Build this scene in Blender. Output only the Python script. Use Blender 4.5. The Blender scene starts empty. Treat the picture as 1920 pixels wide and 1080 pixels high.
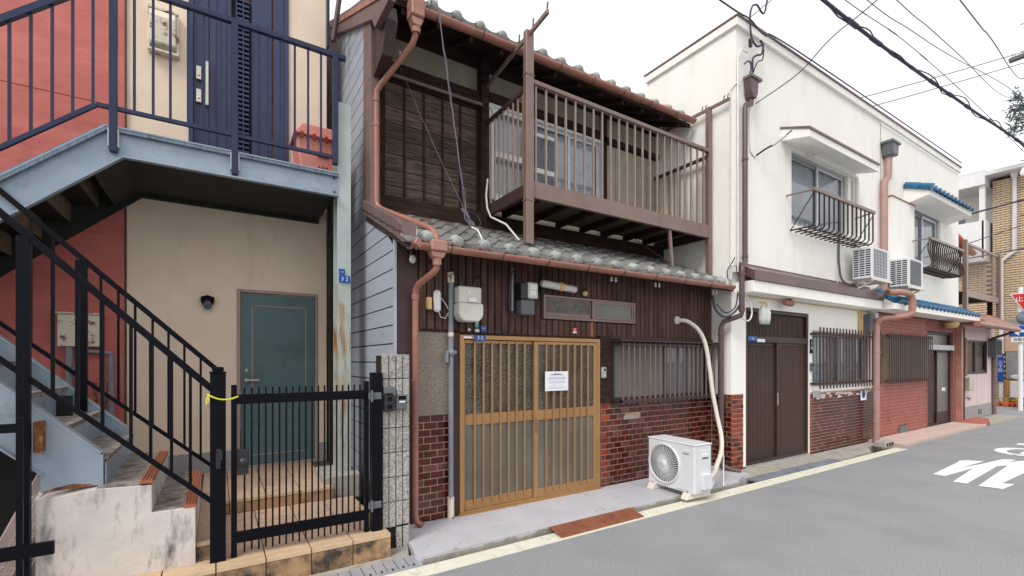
import bpy, bmesh, math, random
from mathutils import Vector, Matrix, Euler
random.seed(7)
R = math.radians
SC = bpy.context.scene
COL = SC.collection
# ------------------------------------------------------------------ camera
cam = bpy.data.cameras.new('camera'); camo = bpy.data.objects.new('camera', cam); COL.objects.link(camo)
camo.location = (0, -4.3, 1.62)
camo.rotation_euler = (R(90), 0, R(-32.4))
cam.sensor_width = 36; cam.lens = 36 * 870 / 1920; cam.shift_y = 136 / 1920
cam.clip_start = .05; cam.clip_end = 2000
SC.camera = camo
SC.render.resolution_x = 1920; SC.render.resolution_y = 1080
# ------------------------------------------------------------------ world, sun, exposure
SUN_EL, SUN_AZ = R(48), R(243)          # azimuth measured clockwise from +y: light comes from the front left
w = bpy.data.worlds.new('World'); SC.world = w; w.use_nodes = True
nt = w.node_tree; nt.nodes.clear()
def wn(t, **k):
    n = nt.nodes.new(t)
    for a, v in k.items(): setattr(n, a, v)
    return n
out = wn('ShaderNodeOutputWorld'); bg1 = wn('ShaderNodeBackground'); bg2 = wn('ShaderNodeBackground'); mx = wn('ShaderNodeMixShader')
sky = wn('ShaderNodeTexSky', sky_type='NISHITA', sun_disc=False, sun_elevation=SUN_EL, sun_rotation=SUN_AZ, dust_density=4.0, air_density=1.0)
tc = wn('ShaderNodeTexCoord'); nz = wn('ShaderNodeTexNoise'); nz.inputs['Scale'].default_value = 1.6; nz.inputs['Detail'].default_value = 5
rp = wn('ShaderNodeValToRGB'); rp.color_ramp.elements[0].position = .25; rp.color_ramp.elements[0].color = (.86,)*3+(1,)
rp.color_ramp.elements[1].position = .5; rp.color_ramp.elements[1].color = (1, 1, 1, 1)
bg1.inputs[1].default_value = .12
bg2.inputs[0].default_value = (1.0, 1.0, 1.01, 1); bg2.inputs[1].default_value = 1.08
L = nt.links.new
L(tc.outputs['Generated'], nz.inputs['Vector']); L(nz.outputs['Fac'], rp.inputs[0]); L(rp.outputs[0], mx.inputs[0])
L(sky.outputs[0], bg1.inputs[0]); L(bg1.outputs[0], mx.inputs[1]); L(bg2.outputs[0], mx.inputs[2]); L(mx.outputs[0], out.inputs[0])
sun = bpy.data.lights.new('sun', 'SUN'); sun.energy = 2.0; sun.angle = R(22); sun.color = (1, .96, .9)
suno = bpy.data.objects.new('sun', sun); COL.objects.link(suno)
d = Vector((math.sin(SUN_AZ)*math.cos(SUN_EL), math.cos(SUN_AZ)*math.cos(SUN_EL), math.sin(SUN_EL)))
suno.rotation_euler = d.to_track_quat('Z', 'Y').to_euler(); suno.location = (-5, -15, 20)
SC.view_settings.view_transform = 'Standard'; SC.view_settings.look = 'None'
SC.view_settings.exposure = 0.15; SC.view_settings.gamma = 1; SC.view_settings.use_curve_mapping = False
# ------------------------------------------------------------------ materials
def S(r, g, b):
    f = lambda c: (c/255/12.92) if c/255 <= .04045 else ((c/255+.055)/1.055)**2.4
    return (f(r), f(g), f(b), 1)
def mat(name, c1, c2=None, scale=6, stretch=(1, 1, 1), rough=.6, bump=0, bscale=60, metal=0, rnd=0, dirt=None, dscale=2, dlo=.52, dhi=.7,
        dstretch=(1, 1, 1), spec=.5, hue=0, rvar=0, vor=False, coat=0):
    m = bpy.data.materials.new(name); m.use_nodes = True; t = m.node_tree; N = t.nodes; K = t.links.new
    b = N['Principled BSDF']; b.inputs['Roughness'].default_value = rough; b.inputs['Metallic'].default_value = metal
    b.inputs['Specular IOR Level'].default_value = spec; b.inputs['Coat Weight'].default_value = coat
    co = N.new('ShaderNodeTexCoord'); src = co.outputs['Object']; oi = None
    if rnd or hue:
        oi = N.new('ShaderNodeObjectInfo'); mu = N.new('ShaderNodeVectorMath'); mu.operation = 'SCALE'; mu.inputs[0].default_value = (31, 17, 23)
        K(oi.outputs['Random'], mu.inputs['Scale']); ad = N.new('ShaderNodeVectorMath'); K(src, ad.inputs[0]); K(mu.outputs[0], ad.inputs[1]); src = ad.outputs[0]
    mp = N.new('ShaderNodeMapping'); mp.inputs['Scale'].default_value = stretch; K(src, mp.inputs[0])
    nz = N.new('ShaderNodeTexNoise'); nz.inputs['Scale'].default_value = scale; nz.inputs['Detail'].default_value = 6; nz.inputs['Roughness'].default_value = .6
    K(mp.outputs[0], nz.inputs['Vector'])
    if c2 is None: c2 = tuple(x*.82 for x in c1[:3])+(1,)
    rr = N.new('ShaderNodeValToRGB'); rr.color_ramp.elements[0].position = .32; rr.color_ramp.elements[0].color = c1
    rr.color_ramp.elements[1].position = .7; rr.color_ramp.elements[1].color = c2; K(nz.outputs['Fac'], rr.inputs[0]); c = rr.outputs[0]
    if dirt is not None:
        mp2 = N.new('ShaderNodeMapping'); mp2.inputs['Scale'].default_value = dstretch; K(src, mp2.inputs[0])
        n2 = N.new('ShaderNodeTexNoise'); n2.inputs['Scale'].default_value = dscale; n2.inputs['Detail'].default_value = 8; n2.inputs['Roughness'].default_value = .68
        K(mp2.outputs[0], n2.inputs['Vector']); mr = N.new('ShaderNodeMapRange'); mr.inputs[1].default_value = dlo; mr.inputs[2].default_value = dhi
        K(n2.outputs['Fac'], mr.inputs[0]); mi = N.new('ShaderNodeMix'); mi.data_type = 'RGBA'; K(mr.outputs[0], mi.inputs[0]); K(c, mi.inputs[6]); mi.inputs[7].default_value = dirt; c = mi.outputs[2]
    if rnd or hue:
        hs = N.new('ShaderNodeHueSaturation'); K(c, hs.inputs['Color'])
        r1 = N.new('ShaderNodeMapRange'); r1.inputs[3].default_value = 1-rnd; r1.inputs[4].default_value = 1+rnd; K(oi.outputs['Random'], r1.inputs[0]); K(r1.outputs[0], hs.inputs['Value'])
        if hue:
            wn_ = N.new('ShaderNodeTexWhiteNoise'); wn_.noise_dimensions = '1D'; K(oi.outputs['Random'], wn_.inputs['W'])
            r2 = N.new('ShaderNodeMapRange'); r2.inputs[3].default_value = .5-hue; r2.inputs[4].default_value = .5+hue; K(wn_.outputs[0], r2.inputs[0]); K(r2.outputs[0], hs.inputs['Hue'])
        c = hs.outputs[0]
    K(c, b.inputs['Base Color'])
    if rvar:
        r3 = N.new('ShaderNodeMapRange'); r3.inputs[3].default_value = max(.02, rough-rvar); r3.inputs[4].default_value = min(1, rough+rvar); K(nz.outputs['Fac'], r3.inputs[0]); K(r3.outputs[0], b.inputs['Roughness'])
    if bump:
        bn = N.new('ShaderNodeBump'); bn.inputs['Strength'].default_value = bump; bn.inputs['Distance'].default_value = .01
        if vor:
            v = N.new('ShaderNodeTexVoronoi'); v.feature = 'SMOOTH_F1'; v.inputs['Scale'].default_value = bscale; K(mp.outputs[0], v.inputs['Vector']); K(v.outputs['Distance'], bn.inputs['Height'])
        else:
            n3 = N.new('ShaderNodeTexNoise'); n3.inputs['Scale'].default_value = bscale; n3.inputs['Detail'].default_value = 5; K(mp.outputs[0], n3.inputs['Vector']); K(n3.outputs['Fac'], bn.inputs['Height'])
        K(bn.outputs[0], b.inputs['Normal'])
    return m
def glass(name, tint=(.95, .97, .98, 1), refl=.04):
    m = bpy.data.materials.new(name); m.use_nodes = True; t = m.node_tree; N = t.nodes; K = t.links.new; N.clear()
    o = N.new('ShaderNodeOutputMaterial'); g = N.new('ShaderNodeBsdfGlossy'); g.inputs['Roughness'].default_value = .03
    tr = N.new('ShaderNodeBsdfTransparent'); tr.inputs[0].default_value = tint; fr = N.new('ShaderNodeFresnel'); fr.inputs[0].default_value = 1.5
    ma = N.new('ShaderNodeMath'); ma.operation = 'ADD'; ma.inputs[1].default_value = refl; K(fr.outputs[0], ma.inputs[0])
    mi = N.new('ShaderNodeMixShader'); K(ma.outputs[0], mi.inputs[0]); K(tr.outputs[0], mi.inputs[1]); K(g.outputs[0], mi.inputs[2]); K(mi.outputs[0], o.inputs[0])
    return m
M = {}
M['beige'] = mat('beige_stucco', S(240, 222, 200), S(228, 206, 184), scale=1.2, rough=.85, bump=.15, bscale=90, dirt=S(202, 174, 152), dscale=1.0, dlo=.52, dhi=.82, dstretch=(1, 1, .35))
M['red'] = mat('red_stucco', S(204, 116, 106), S(180, 92, 84), scale=1.6, stretch=(1, 1, 2.2), rough=.65, bump=1.0, bscale=2.6, dirt=S(168, 84, 76), dscale=2.4, dlo=.55, dhi=.8)
M['greybase'] = mat('grey_mortar', S(160, 158, 158), rough=.85, bump=.1)
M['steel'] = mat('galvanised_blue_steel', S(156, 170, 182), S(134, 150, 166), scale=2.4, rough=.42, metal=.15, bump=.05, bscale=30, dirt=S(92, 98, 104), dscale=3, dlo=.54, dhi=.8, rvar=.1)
M['rustpaint'] = mat('rusting_column_paint', S(184, 196, 192), S(172, 176, 160), scale=5, rough=.6, bump=.15, bscale=30, dirt=S(158, 104, 44), dscale=5, dlo=.48, dhi=.64, dstretch=(2.5, 2.5, .35))
M['tileeave'] = mat('pale_eave_tile', S(168, 170, 168), S(134, 136, 134), scale=12, rough=.7, bump=.2, bscale=60, rnd=.12, dirt=S(100, 98, 92), dscale=12, dlo=.56, dhi=.7)
M['thinwire'] = mat('distant_wire', S(140, 140, 152), rough=.8, spec=.1)
M['redgrout'] = mat('red_tile_joint', S(142, 92, 84), rough=.9)
M['olive'] = mat('olive_brown_screen', S(128, 112, 92), S(104, 90, 74), scale=3, rough=.6)
M['pipebrown'] = mat('purple_brown_pipe', S(98, 78, 80), S(86, 68, 70), rough=.4)
M['riserbrown'] = mat('brown_stair_underside', S(120, 104, 86), S(96, 82, 68), scale=4, rough=.8)
M['guard'] = mat('dark_bronze_guard', S(56, 43, 41), rough=.5, spec=.2)
M['soffit'] = mat('olive_soffit_board', S(112, 104, 86), S(94, 87, 72), scale=5, rough=.85, spec=.1)
M['flange'] = mat('shadow_toned_steel_edge', S(120, 140, 156), S(84, 100, 114), scale=12, stretch=(6, 1, .4), rough=.5, dirt=S(70, 78, 84), dscale=9, dlo=.5)  # darker steel tone, paints in the shadow along the stringer's top flange
M['rustysteel'] = mat('pale_green_column_paint', S(184, 196, 192), S(168, 184, 184), scale=4, rough=.5, dirt=S(176, 160, 120), dscale=2.4, dlo=.56, dhi=.8, dstretch=(3, 3, .5))
M['greensteel'] = mat('dark_green_and_shaded_steel', S(52, 54, 50), S(40, 41, 38), rough=.6, spec=.2, dirt=S(36, 34, 31))  # dark paint, also used to colour in shade under the staircase
M['navy'] = mat('navy_painted_steel', S(44, 53, 84), S(38, 46, 72), rough=.36, spec=.3, rvar=.06)
M['black'] = mat('black_painted_steel', S(13, 14, 23), S(10, 11, 18), rough=.42, rvar=.08, spec=.12)
M['rust'] = mat('rust', S(146, 92, 48), S(70, 42, 28), scale=22, rough=.85, bump=.5, dirt=S(190, 150, 80), dscale=14, dlo=.58, dhi=.66)
M['rustplate'] = mat('rust_plate', S(150, 94, 68), S(122, 72, 52), scale=9, rough=.8, bump=.4, bscale=90)
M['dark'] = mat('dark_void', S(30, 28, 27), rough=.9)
M['bluedoor'] = mat('navy_door_panel', S(52, 64, 98), S(46, 57, 90), rough=.34, scale=2, spec=.4, dirt=S(66, 74, 96), dscale=1.3, dlo=.5, dhi=.8)
M['bluedark'] = mat('navy_door_dark', S(34, 38, 60), rough=.4)
M['silver'] = mat('satin_silver', S(215, 208, 195), rough=.3, metal=.6)
M['greendoor'] = mat('teal_door_paint', S(84, 112, 116), S(76, 104, 109), scale=2, rough=.5, bump=.03, dirt=S(64, 88, 92), dscale=1.5)
M['pinkframe'] = mat('pinkish_frame', S(170, 148, 140), rough=.5, dirt=S(120, 80, 60), dscale=5, dlo=.6)
M['tile'] = mat('beige_porch_tile', S(206, 176, 152), S(190, 158, 134), scale=14, rough=.6, bump=.2, bscale=120, rnd=.07, dirt=S(140, 112, 92), dscale=4, dlo=.55, dhi=.8)
M['tilenose'] = mat('light_nosing_tile', S(206, 180, 148), S(192, 164, 132), scale=16, rough=.6, rnd=.06, dirt=S(128, 104, 84), dscale=6, dlo=.55, dhi=.75)
M['tileriser'] = mat('ochre_riser_tile', S(172, 138, 102), S(150, 118, 86), scale=8, rough=.65, rnd=.09, dirt=S(52, 44, 40), dscale=2.6, dlo=.5, dhi=.64)
M['grout'] = mat('dark_grout', S(92, 78, 66), rough=.95)
M['oldconc'] = mat('stained_white_concrete', S(218, 210, 202), S(198, 190, 186), scale=4, rough=.9, bump=.3, bscale=30, dirt=S(66, 66, 72), dscale=3.2, dlo=.52, dhi=.74, dstretch=(2.2, 1.4, .7))
M['concrete'] = mat('concrete', S(176, 170, 160), S(150, 146, 138), scale=8, rough=.9, bump=.3, bscale=70, dirt=S(96, 92, 82), dscale=3, dlo=.55, dhi=.75)
M['tread'] = mat('dirty_tread', S(168, 158, 150), S(104, 96, 90), scale=12, rough=.9, bump=.4, dirt=S(66, 58, 52), dscale=9, dlo=.5)
M['orange'] = mat('orange_brown_nosing', S(168, 104, 74), S(142, 82, 56), scale=12, rough=.65, bump=.4, bscale=60, stretch=(1, .15, 1), dirt=S(96, 64, 50), dscale=8, dlo=.54, dhi=.7)
M['block'] = mat('split_face_block', S(200, 195, 188), S(120, 116, 112), scale=55, rough=.95, bump=1.0, bscale=70, rnd=.08, dirt=S(78, 74, 70), dscale=32, dlo=.55, dhi=.7)
M['siding'] = mat('lavender_siding', S(170, 177, 190), S(158, 165, 180), scale=2, rough=.42, bump=.08, bscale=40, stretch=(1, 1, 6), rnd=.05)
M['trim'] = mat('brown_metal_trim', S(120, 98, 96), S(106, 86, 84), rough=.42, rvar=.08)
M['trimdark'] = mat('dark_brown_metal', S(74, 56, 56), S(64, 48, 48), rough=.45, spec=.3)
M['copper'] = mat('copper_brown_pvc', S(162, 112, 96), S(146, 99, 85), scale=3, rough=.38, dirt=S(112, 86, 78), dscale=4, dlo=.52, dhi=.78, dstretch=(1, 1, .5), rvar=.1)
M['copper2'] = mat('faded_hopper_plastic', S(176, 130, 116), S(150, 104, 90), rough=.5)
M['plank'] = mat('brown_stained_plank', S(104, 76, 66), S(70, 49, 43), scale=6, stretch=(6, 6, .6), rough=.66, bump=.5, bscale=14, rnd=.2, spec=.22, dirt=S(50, 37, 33), dscale=1.6, dlo=.48, dhi=.72)
M['shutter'] = mat('weathered_dark_board', S(112, 93, 82), S(38, 31, 27), scale=6, stretch=(.8, 1, 10), rough=.75, bump=.9, bscale=9, rnd=.3, spec=.2)
M['darkwood'] = mat('old_dark_wood', S(66, 50, 44), S(38, 28, 25), scale=5, stretch=(1, 1, 4), rough=.85, bump=.4, bscale=20, spec=.12)
M['plaster'] = mat('grey_beige_plaster', S(176, 168, 150), S(160, 152, 136), rough=.9, bump=.1)
M['sand'] = mat('rough_grey_mortar', S(150, 140, 128), S(110, 102, 94), scale=60, rough=.95, bump=.8, bscale=120)
M['brick'] = mat('glazed_maroon_brick', S(92, 32, 22), S(52, 18, 15), scale=7, rough=.2, bump=.12, bscale=25, rnd=.38, hue=.008, rvar=.06)
M['brickor'] = mat('glazed_orange_brick', S(150, 60, 28), S(96, 32, 18), scale=9, rough=.2, bump=.12, bscale=25, rnd=.3, hue=.008)
M['brickdull'] = mat('faded_brown_brick', S(108, 66, 58), S(80, 42, 38), scale=7, rough=.35, bump=.15, bscale=25, rnd=.3, hue=.008)
M['mortar'] = mat('pale_mortar', S(196, 164, 144), S(172, 142, 124), scale=9, rough=.95, dirt=S(110, 88, 78), dscale=4, dlo=.52, dhi=.7)
M['gold'] = mat('bronze_gold_aluminium', S(176, 136, 92), S(162, 123, 80), scale=2, rough=.32, metal=.35, rvar=.05)
M['patglass'] = mat('patterned_glass', S(94, 88, 80), S(62, 58, 53), scale=3, rough=.12, bump=1.0, bscale=55, vor=True, spec=.6)
M['frost'] = mat('frosted_glass', S(120, 119, 111), S(92, 91, 86), scale=1.5, rough=.28, bump=.25, bscale=60, spec=.5)
M['bal'] = mat('brown_grey_aluminium', S(132, 110, 101), S(118, 97, 89), scale=3, rough=.34, metal=.1, rvar=.05)
M['balbar'] = mat('light_bronze_bar', S(156, 136, 124), S(140, 121, 110), rough=.3, metal=.2)
M['tilegrey'] = mat('weathered_roof_tile', S(126, 126, 124), S(96, 96, 96), scale=10, rough=.7, bump=.25, bscale=60, rnd=.16, dirt=S(158, 156, 148), dscale=7, dlo=.56, dhi=.8)
M['cream'] = mat('cream_render', S(246, 244, 238), S(241, 238, 230), scale=1.5, rough=.85, bump=.18, bscale=50, dirt=S(226, 221, 208), dscale=2.2, dlo=.54, dhi=.82, dstretch=(1.8, 1.8, .35))
M['brownband'] = mat('brown_sheet_metal', S(104, 78, 74), S(88, 64, 62), scale=2, rough=.35, rvar=.1, dirt=S(150, 128, 120), dscale=2.4, dlo=.62, dhi=.75)
M['pinkpipe'] = mat('faded_pink_pipe', S(176, 140, 136), S(160, 124, 120), scale=3, rough=.5)
M['bluetile'] = mat('glazed_blue_tile', S(40, 112, 154), S(24, 72, 104), scale=9, rough=.22, rnd=.25, dirt=S(56, 60, 64), dscale=8, dlo=.58)
M['white'] = mat('white_paint', S(232, 232, 232), S(224, 224, 226), rough=.4)
M['acbody'] = mat('white_powder_coat', S(220, 222, 226), S(212, 214, 219), rough=.4, dirt=S(188, 186, 182), dscale=4, dlo=.62, dhi=.9)
M['hose'] = mat('ivory_duct_tape', S(230, 222, 210), S(216, 206, 192), scale=20, rough=.6, bump=.4, bscale=24)
M['grey'] = mat('grey_pvc', S(136, 140, 150), S(118, 122, 132), rough=.5)
M['meter'] = mat('meter_ivory', S(214, 212, 200), S(198, 196, 184), rough=.5, dirt=S(150, 146, 130), dscale=8, dlo=.62)
M['plastdark'] = mat('dark_plastic', S(38, 38, 42), rough=.4)
M['metergrey'] = mat('meter_grey', S(104, 108, 112), rough=.4, spec=.3)
M['teal'] = mat('teal_tag', S(70, 176, 170), rough=.5)
M['bluesign'] = mat('blue_sign', S(20, 84, 170), S(20, 78, 160), rough=.4)
M['redsign'] = mat('red_sign', S(214, 44, 44), rough=.4)
M['yellow'] = mat('yellow_tape', S(236, 228, 50), rough=.5)
M['cork'] = mat('yellow_plastic', S(222, 190, 120), rough=.5)
M['door2'] = mat('dark_brown_aluminium', S(64, 47, 44), S(54, 40, 38), rough=.42, spec=.25, rvar=.05)
M['door2bar'] = mat('brown_slat', S(92, 72, 62), rough=.45, spec=.25)
M['lattice'] = mat('brown_lattice', S(76, 56, 52), S(64, 46, 43), rough=.5, spec=.25)
M['redbrick'] = mat('brick_red_tile', S(172, 100, 88), S(150, 82, 72), scale=3, rough=.6, bump=.1)
M['pinkwall'] = mat('pink_render', S(222, 202, 200), S(212, 190, 188), scale=2, rough=.85)
M['curtain'] = mat('pale_curtain', S(196, 204, 212), rough=.9)
M['curtain2'] = mat('grey_lace_curtain', S(150, 152, 156), rough=.9)
M['glass'] = glass('window_glass')
M['alu'] = mat('white_aluminium', S(226, 228, 232), rough=.35)
M['alusilver'] = mat('silver_aluminium', S(180, 182, 184), rough=.35, metal=.4)
M['asphalt'] = mat('worn_grey_asphalt', S(176, 177, 180), S(104, 106, 110), scale=110, rough=.9, bump=.6, bscale=180, dirt=S(126, 128, 133), dscale=.9, dlo=.46, dhi=.85)
M['lavpave'] = mat('painted_lavender_concrete', S(192, 192, 199), S(180, 180, 187), scale=3, rough=.7, bump=.15, bscale=50, dirt=S(128, 127, 128), dscale=5, dlo=.6, dhi=.74)
M['line'] = mat('worn_white_line', S(226, 222, 208), S(214, 208, 192), scale=12, rough=.8, bump=.2, dirt=S(158, 154, 146), dscale=7, dlo=.56, dhi=.74)
M['paint'] = mat('road_paint', S(236, 238, 242), S(228, 230, 236), scale=20, rough=.7, dirt=S(180, 182, 186), dscale=14, dlo=.62, dhi=.8)
M['gutterdirt'] = mat('gutter_dirt', S(46, 42, 36), S(30, 27, 23), scale=12, rough=.95, bump=.6)
M['grate'] = mat('galvanised_grate', S(190, 192, 198), S(170, 172, 178), rough=.4, metal=.4)
M['bluecover'] = mat('blue_grey_cover', S(142, 150, 162), S(126, 134, 146), scale=4, rough=.5, metal=.2, dirt=S(96, 92, 86), dscale=5, dlo=.55)
M['pinkpave'] = mat('pinkish_paving', S(206, 184, 176), S(190, 166, 158), scale=8, rough=.8, rnd=.05)
M['redpave'] = mat('red_paving', S(180, 104, 84), S(160, 86, 68), scale=8, rough=.8)
M['wire'] = mat('black_cable', S(76, 74, 92), rough=.7, spec=.2)
M['wirew'] = mat('grey_wire', S(126, 124, 138), rough=.6, spec=.2)
M['wirewht'] = mat('white_cable', S(236, 234, 226), rough=.5)
M['binpink'] = mat('salmon_plastic', S(232, 152, 140), S(222, 140, 128), rough=.4)
M['bindark'] = mat('maroon_lid', S(140, 48, 48), rough=.4)
M['lampbox'] = mat('lamp_cream', S(226, 218, 200), S(210, 200, 180), rough=.4, dirt=S(120, 72, 44), dscale=11, dlo=.54, dhi=.62)
M['junk'] = mat('greige_plastic', S(160, 142, 138), rough=.6)
M['bldgtile'] = mat('tan_wall_tile', S(226, 204, 174), S(206, 180, 146), scale=3, rough=.6, rnd=.06)
M['roofdark'] = mat('slate_grey_roof', S(112, 112, 126), rough=.6)
M['pole'] = mat('pinkish_concrete_pole', S(200, 180, 172), rough=.85)
M['orangewall'] = mat('orange_panel', S(214, 160, 96), S(200, 146, 84), rough=.7)
M['leaf'] = mat('blue_green_leaf', (.07, .13, .14, 1), (.10, .16, .17, 1), scale=4, rough=.6)
M['bark'] = mat('grey_bark', S(80, 70, 66), rough=.9)
M['orangetile'] = mat('orange_roof_tile', S(206, 104, 62), S(180, 84, 48), rough=.6)
M['paper'] = mat('white_paper', S(240, 240, 246), S(236, 236, 242), rough=.8)
M['ink'] = mat('faint_ink', S(120, 124, 160), rough=.8)
M['textw'] = mat('white_lettering', S(240, 244, 248), rough=.5)
M['textk'] = mat('black_lettering', S(36, 36, 42), rough=.5)
M['bulb'] = mat('frosted_lamp_glass', S(206, 208, 204), S(190, 192, 188), rough=.25)
M['shutgrey'] = mat('grey_roller_shutter', S(176, 174, 172), rough=.5)

# ------------------------------------------------------------------ mesh builder
class MB:
    def __init__(s): s.v = []; s.f = []; s.mi = []; s.sm = []
    def add(s, vs, fs, mi=0, sm=False):
        o = len(s.v); s.v += [tuple(v) for v in vs]
        for f in fs: s.f.append([o+i for i in f]); s.mi.append(mi); s.sm.append(sm)
        return s
    def box(s, x0, x1, y0, y1, z0, z1, mi=0, m=None):
        vs = [(x, y, z) for z in (z0, z1) for y in (y0, y1) for x in (x0, x1)]
        if m is not None: vs = [m @ Vector(v) for v in vs]
        return s.add(vs, [(0, 2, 3, 1), (4, 5, 7, 6), (0, 1, 5, 4), (2, 6, 7, 3), (0, 4, 6, 2), (1, 3, 7, 5)], mi)
    def bar(s, a, b, w, h=None, up=(0, 0, 1), mi=0):      # rectangular bar from a to b, w across, h along "up"
        h = h or w; a = Vector(a); b = Vector(b); t = (b-a).normalized(); u = Vector(up)
        if abs(t.dot(u)) > .99: u = Vector((0, 1, 0))
        r = t.cross(u).normalized(); u = r.cross(t).normalized(); vs = []
        for p in (a, b):
            for i, j in ((-1, -1), (1, -1), (1, 1), (-1, 1)): vs.append(p+r*(i*w/2)+u*(j*h/2))
        return s.add(vs, [(0, 1, 2, 3), (7, 6, 5, 4), (0, 4, 5, 1), (1, 5, 6, 2), (2, 6, 7, 3), (3, 7, 4, 0)], mi)
    def tube(s, pts, r, n=8, mi=0, cap=True):
        pts = [Vector(p) for p in pts]; rs = r if isinstance(r, (list, tuple)) else [r]*len(pts); rings = []
        t0 = (pts[1]-pts[0]).normalized(); u = Vector((0, 0, 1)) if abs(t0.z) < .9 else Vector((1, 0, 0)); u = (u-t0*u.dot(t0)).normalized()
        for i, p in enumerate(pts):
            a = pts[max(i-1, 0)]; b = pts[min(i+1, len(pts)-1)]; t = (b-a).normalized(); u = (u-t*u.dot(t)).normalized(); v = t.cross(u)
            rings.append([p+(u*math.cos(2*math.pi*k/n)+v*math.sin(2*math.pi*k/n))*rs[i] for k in range(n)])
        vs = [q for g in rings for q in g]; fs = []
        for i in range(len(pts)-1):
            for k in range(n): fs.append((i*n+k, i*n+(k+1) % n, (i+1)*n+(k+1) % n, (i+1)*n+k))
        s.add(vs, fs, mi, True)
        if cap: s.add(rings[0], [tuple(range(n))[::-1]], mi); s.add(rings[-1], [tuple(range(n))], mi)
        return s
    def lathe(s, prof, c, axis='z', n=16, mi=0, sm=True):  # prof: (radius, height) pairs
        vs = []
        for r, h in prof:
            for k in range(n):
                a = 2*math.pi*k/n; x, y = r*math.cos(a), r*math.sin(a)
                vs.append({'z': (c[0]+x, c[1]+y, c[2]+h), 'y': (c[0]+x, c[1]+h, c[2]+y), 'x': (c[0]+h, c[1]+x, c[2]+y)}[axis])
        fs = [(i*n+k, i*n+(k+1) % n, (i+1)*n+(k+1) % n, (i+1)*n+k) for i in range(len(prof)-1) for k in range(n)]
        return s.add(vs, fs, mi, sm)
    def prism(s, poly, a0, a1, axis='y', mi=0):            # polygon extruded along an axis. axis y: (x,z); x: (y,z); z: (x,y)
        def P(p, a): return {'y': (p[0], a, p[1]), 'x': (a, p[0], p[1]), 'z': (p[0], p[1], a)}[axis]
        n = len(poly); vs = [P(p, a0) for p in poly]+[P(p, a1) for p in poly]
        return s.add(vs, [tuple(range(n)), tuple(range(2*n-1, n-1, -1))]+[(i, i+n, (i+1) % n+n, (i+1) % n) for i in range(n)], mi)
    def quad(s, *p, mi=0): return s.add(p, [tuple(range(len(p)))], mi)
    def mesh(s, name, mats, org=(0, 0, 0), bevel=0, m=None):
        me = bpy.data.meshes.new(name); ox, oy, oz = org
        me.from_pydata([(x-ox, y-oy, z-oz) for x, y, z in s.v], [], s.f)
        for k in (mats if isinstance(mats, (list, tuple)) else [mats]): me.materials.append(M[k] if isinstance(k, str) else k)
        me.polygons.foreach_set('material_index', s.mi); me.polygons.foreach_set('use_smooth', s.sm)
        bm = bmesh.new(); bm.from_mesh(me)
        if len(s.f) > 1: bmesh.ops.recalc_face_normals(bm, faces=bm.faces)
        if bevel:
            es = [e for e in bm.edges if len(e.link_faces) == 2 and e.calc_face_angle(0) > .6 and not (e.link_faces[0].smooth and e.link_faces[1].smooth)]
            try: bmesh.ops.bevel(bm, geom=es, offset=bevel, segments=1, affect='EDGES', clamp_overlap=True)
            except Exception: pass
        if m is not None: bmesh.ops.transform(bm, matrix=m, verts=bm.verts)
        bm.to_mesh(me); bm.free(); me.update()
        return me
def setp(o, label=None, cat=None, group=None, kind=None):
    for k, v in (('label', label), ('category', cat), ('group', group), ('kind', kind)):
        if v: o[k] = v
    return o
class T:
    """a thing: an Empty at its base that parents its parts (part coordinates are given in world space)"""
    def __init__(s, name, label, cat, loc, group=None, kind=None):
        s.o = bpy.data.objects.new(name, None); s.o.empty_display_size = .1; COL.objects.link(s.o); s.o.location = loc; s.loc = tuple(loc)
        setp(s.o, label, cat, group, kind)
    def part(s, name, mb, mats, parent=None, label=None, kind=None, bevel=0):
        if name == 'pane' and mats == 'glass':
            xs_ = [v[0] for v in mb.v]; ys_ = [v[1] for v in mb.v]; zs_ = [v[2] for v in mb.v]; y_ = sum(ys_)/len(ys_)
            mb = MB().quad((min(xs_), y_, min(zs_)), (max(xs_), y_, min(zs_)), (max(xs_), y_, max(zs_)), (min(xs_), y_, max(zs_)))
        o = bpy.data.objects.new(name, mb.mesh(name, mats, s.loc, bevel)); COL.objects.link(o); o.parent = parent or s.o
        return setp(o, label, kind=kind)
    def inst(s, name, me, loc, rot=(0, 0, 0), scale=(1, 1, 1), parent=None, label=None):
        o = bpy.data.objects.new(name, me); COL.objects.link(o); o.parent = parent or s.o
        o.location = Vector(loc)-Vector(s.loc); o.rotation_euler = rot; o.scale = scale
        return setp(o, label)
def single(name, mb, mats, label=None, cat=None, group=None, kind=None, loc=None, bevel=0):
    loc = loc or (0, 0, 0); o = bpy.data.objects.new(name, mb.mesh(name, mats, loc, bevel)); COL.objects.link(o); o.location = loc
    return setp(o, label, cat, group, kind)
def struct(name, mb, mats): return single(name, mb, mats, kind='structure')
def copy_thing(t, loc, label, rz=0):
    r = t.o.copy(); COL.objects.link(r); r.location = loc; r.rotation_euler.z = rz; r['label'] = label
    for ch in list(t.o.children):
        c = ch.copy(); COL.objects.link(c); c.parent = r
        for g in list(ch.children): k = g.copy(); COL.objects.link(k); k.parent = c
    return r
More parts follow.
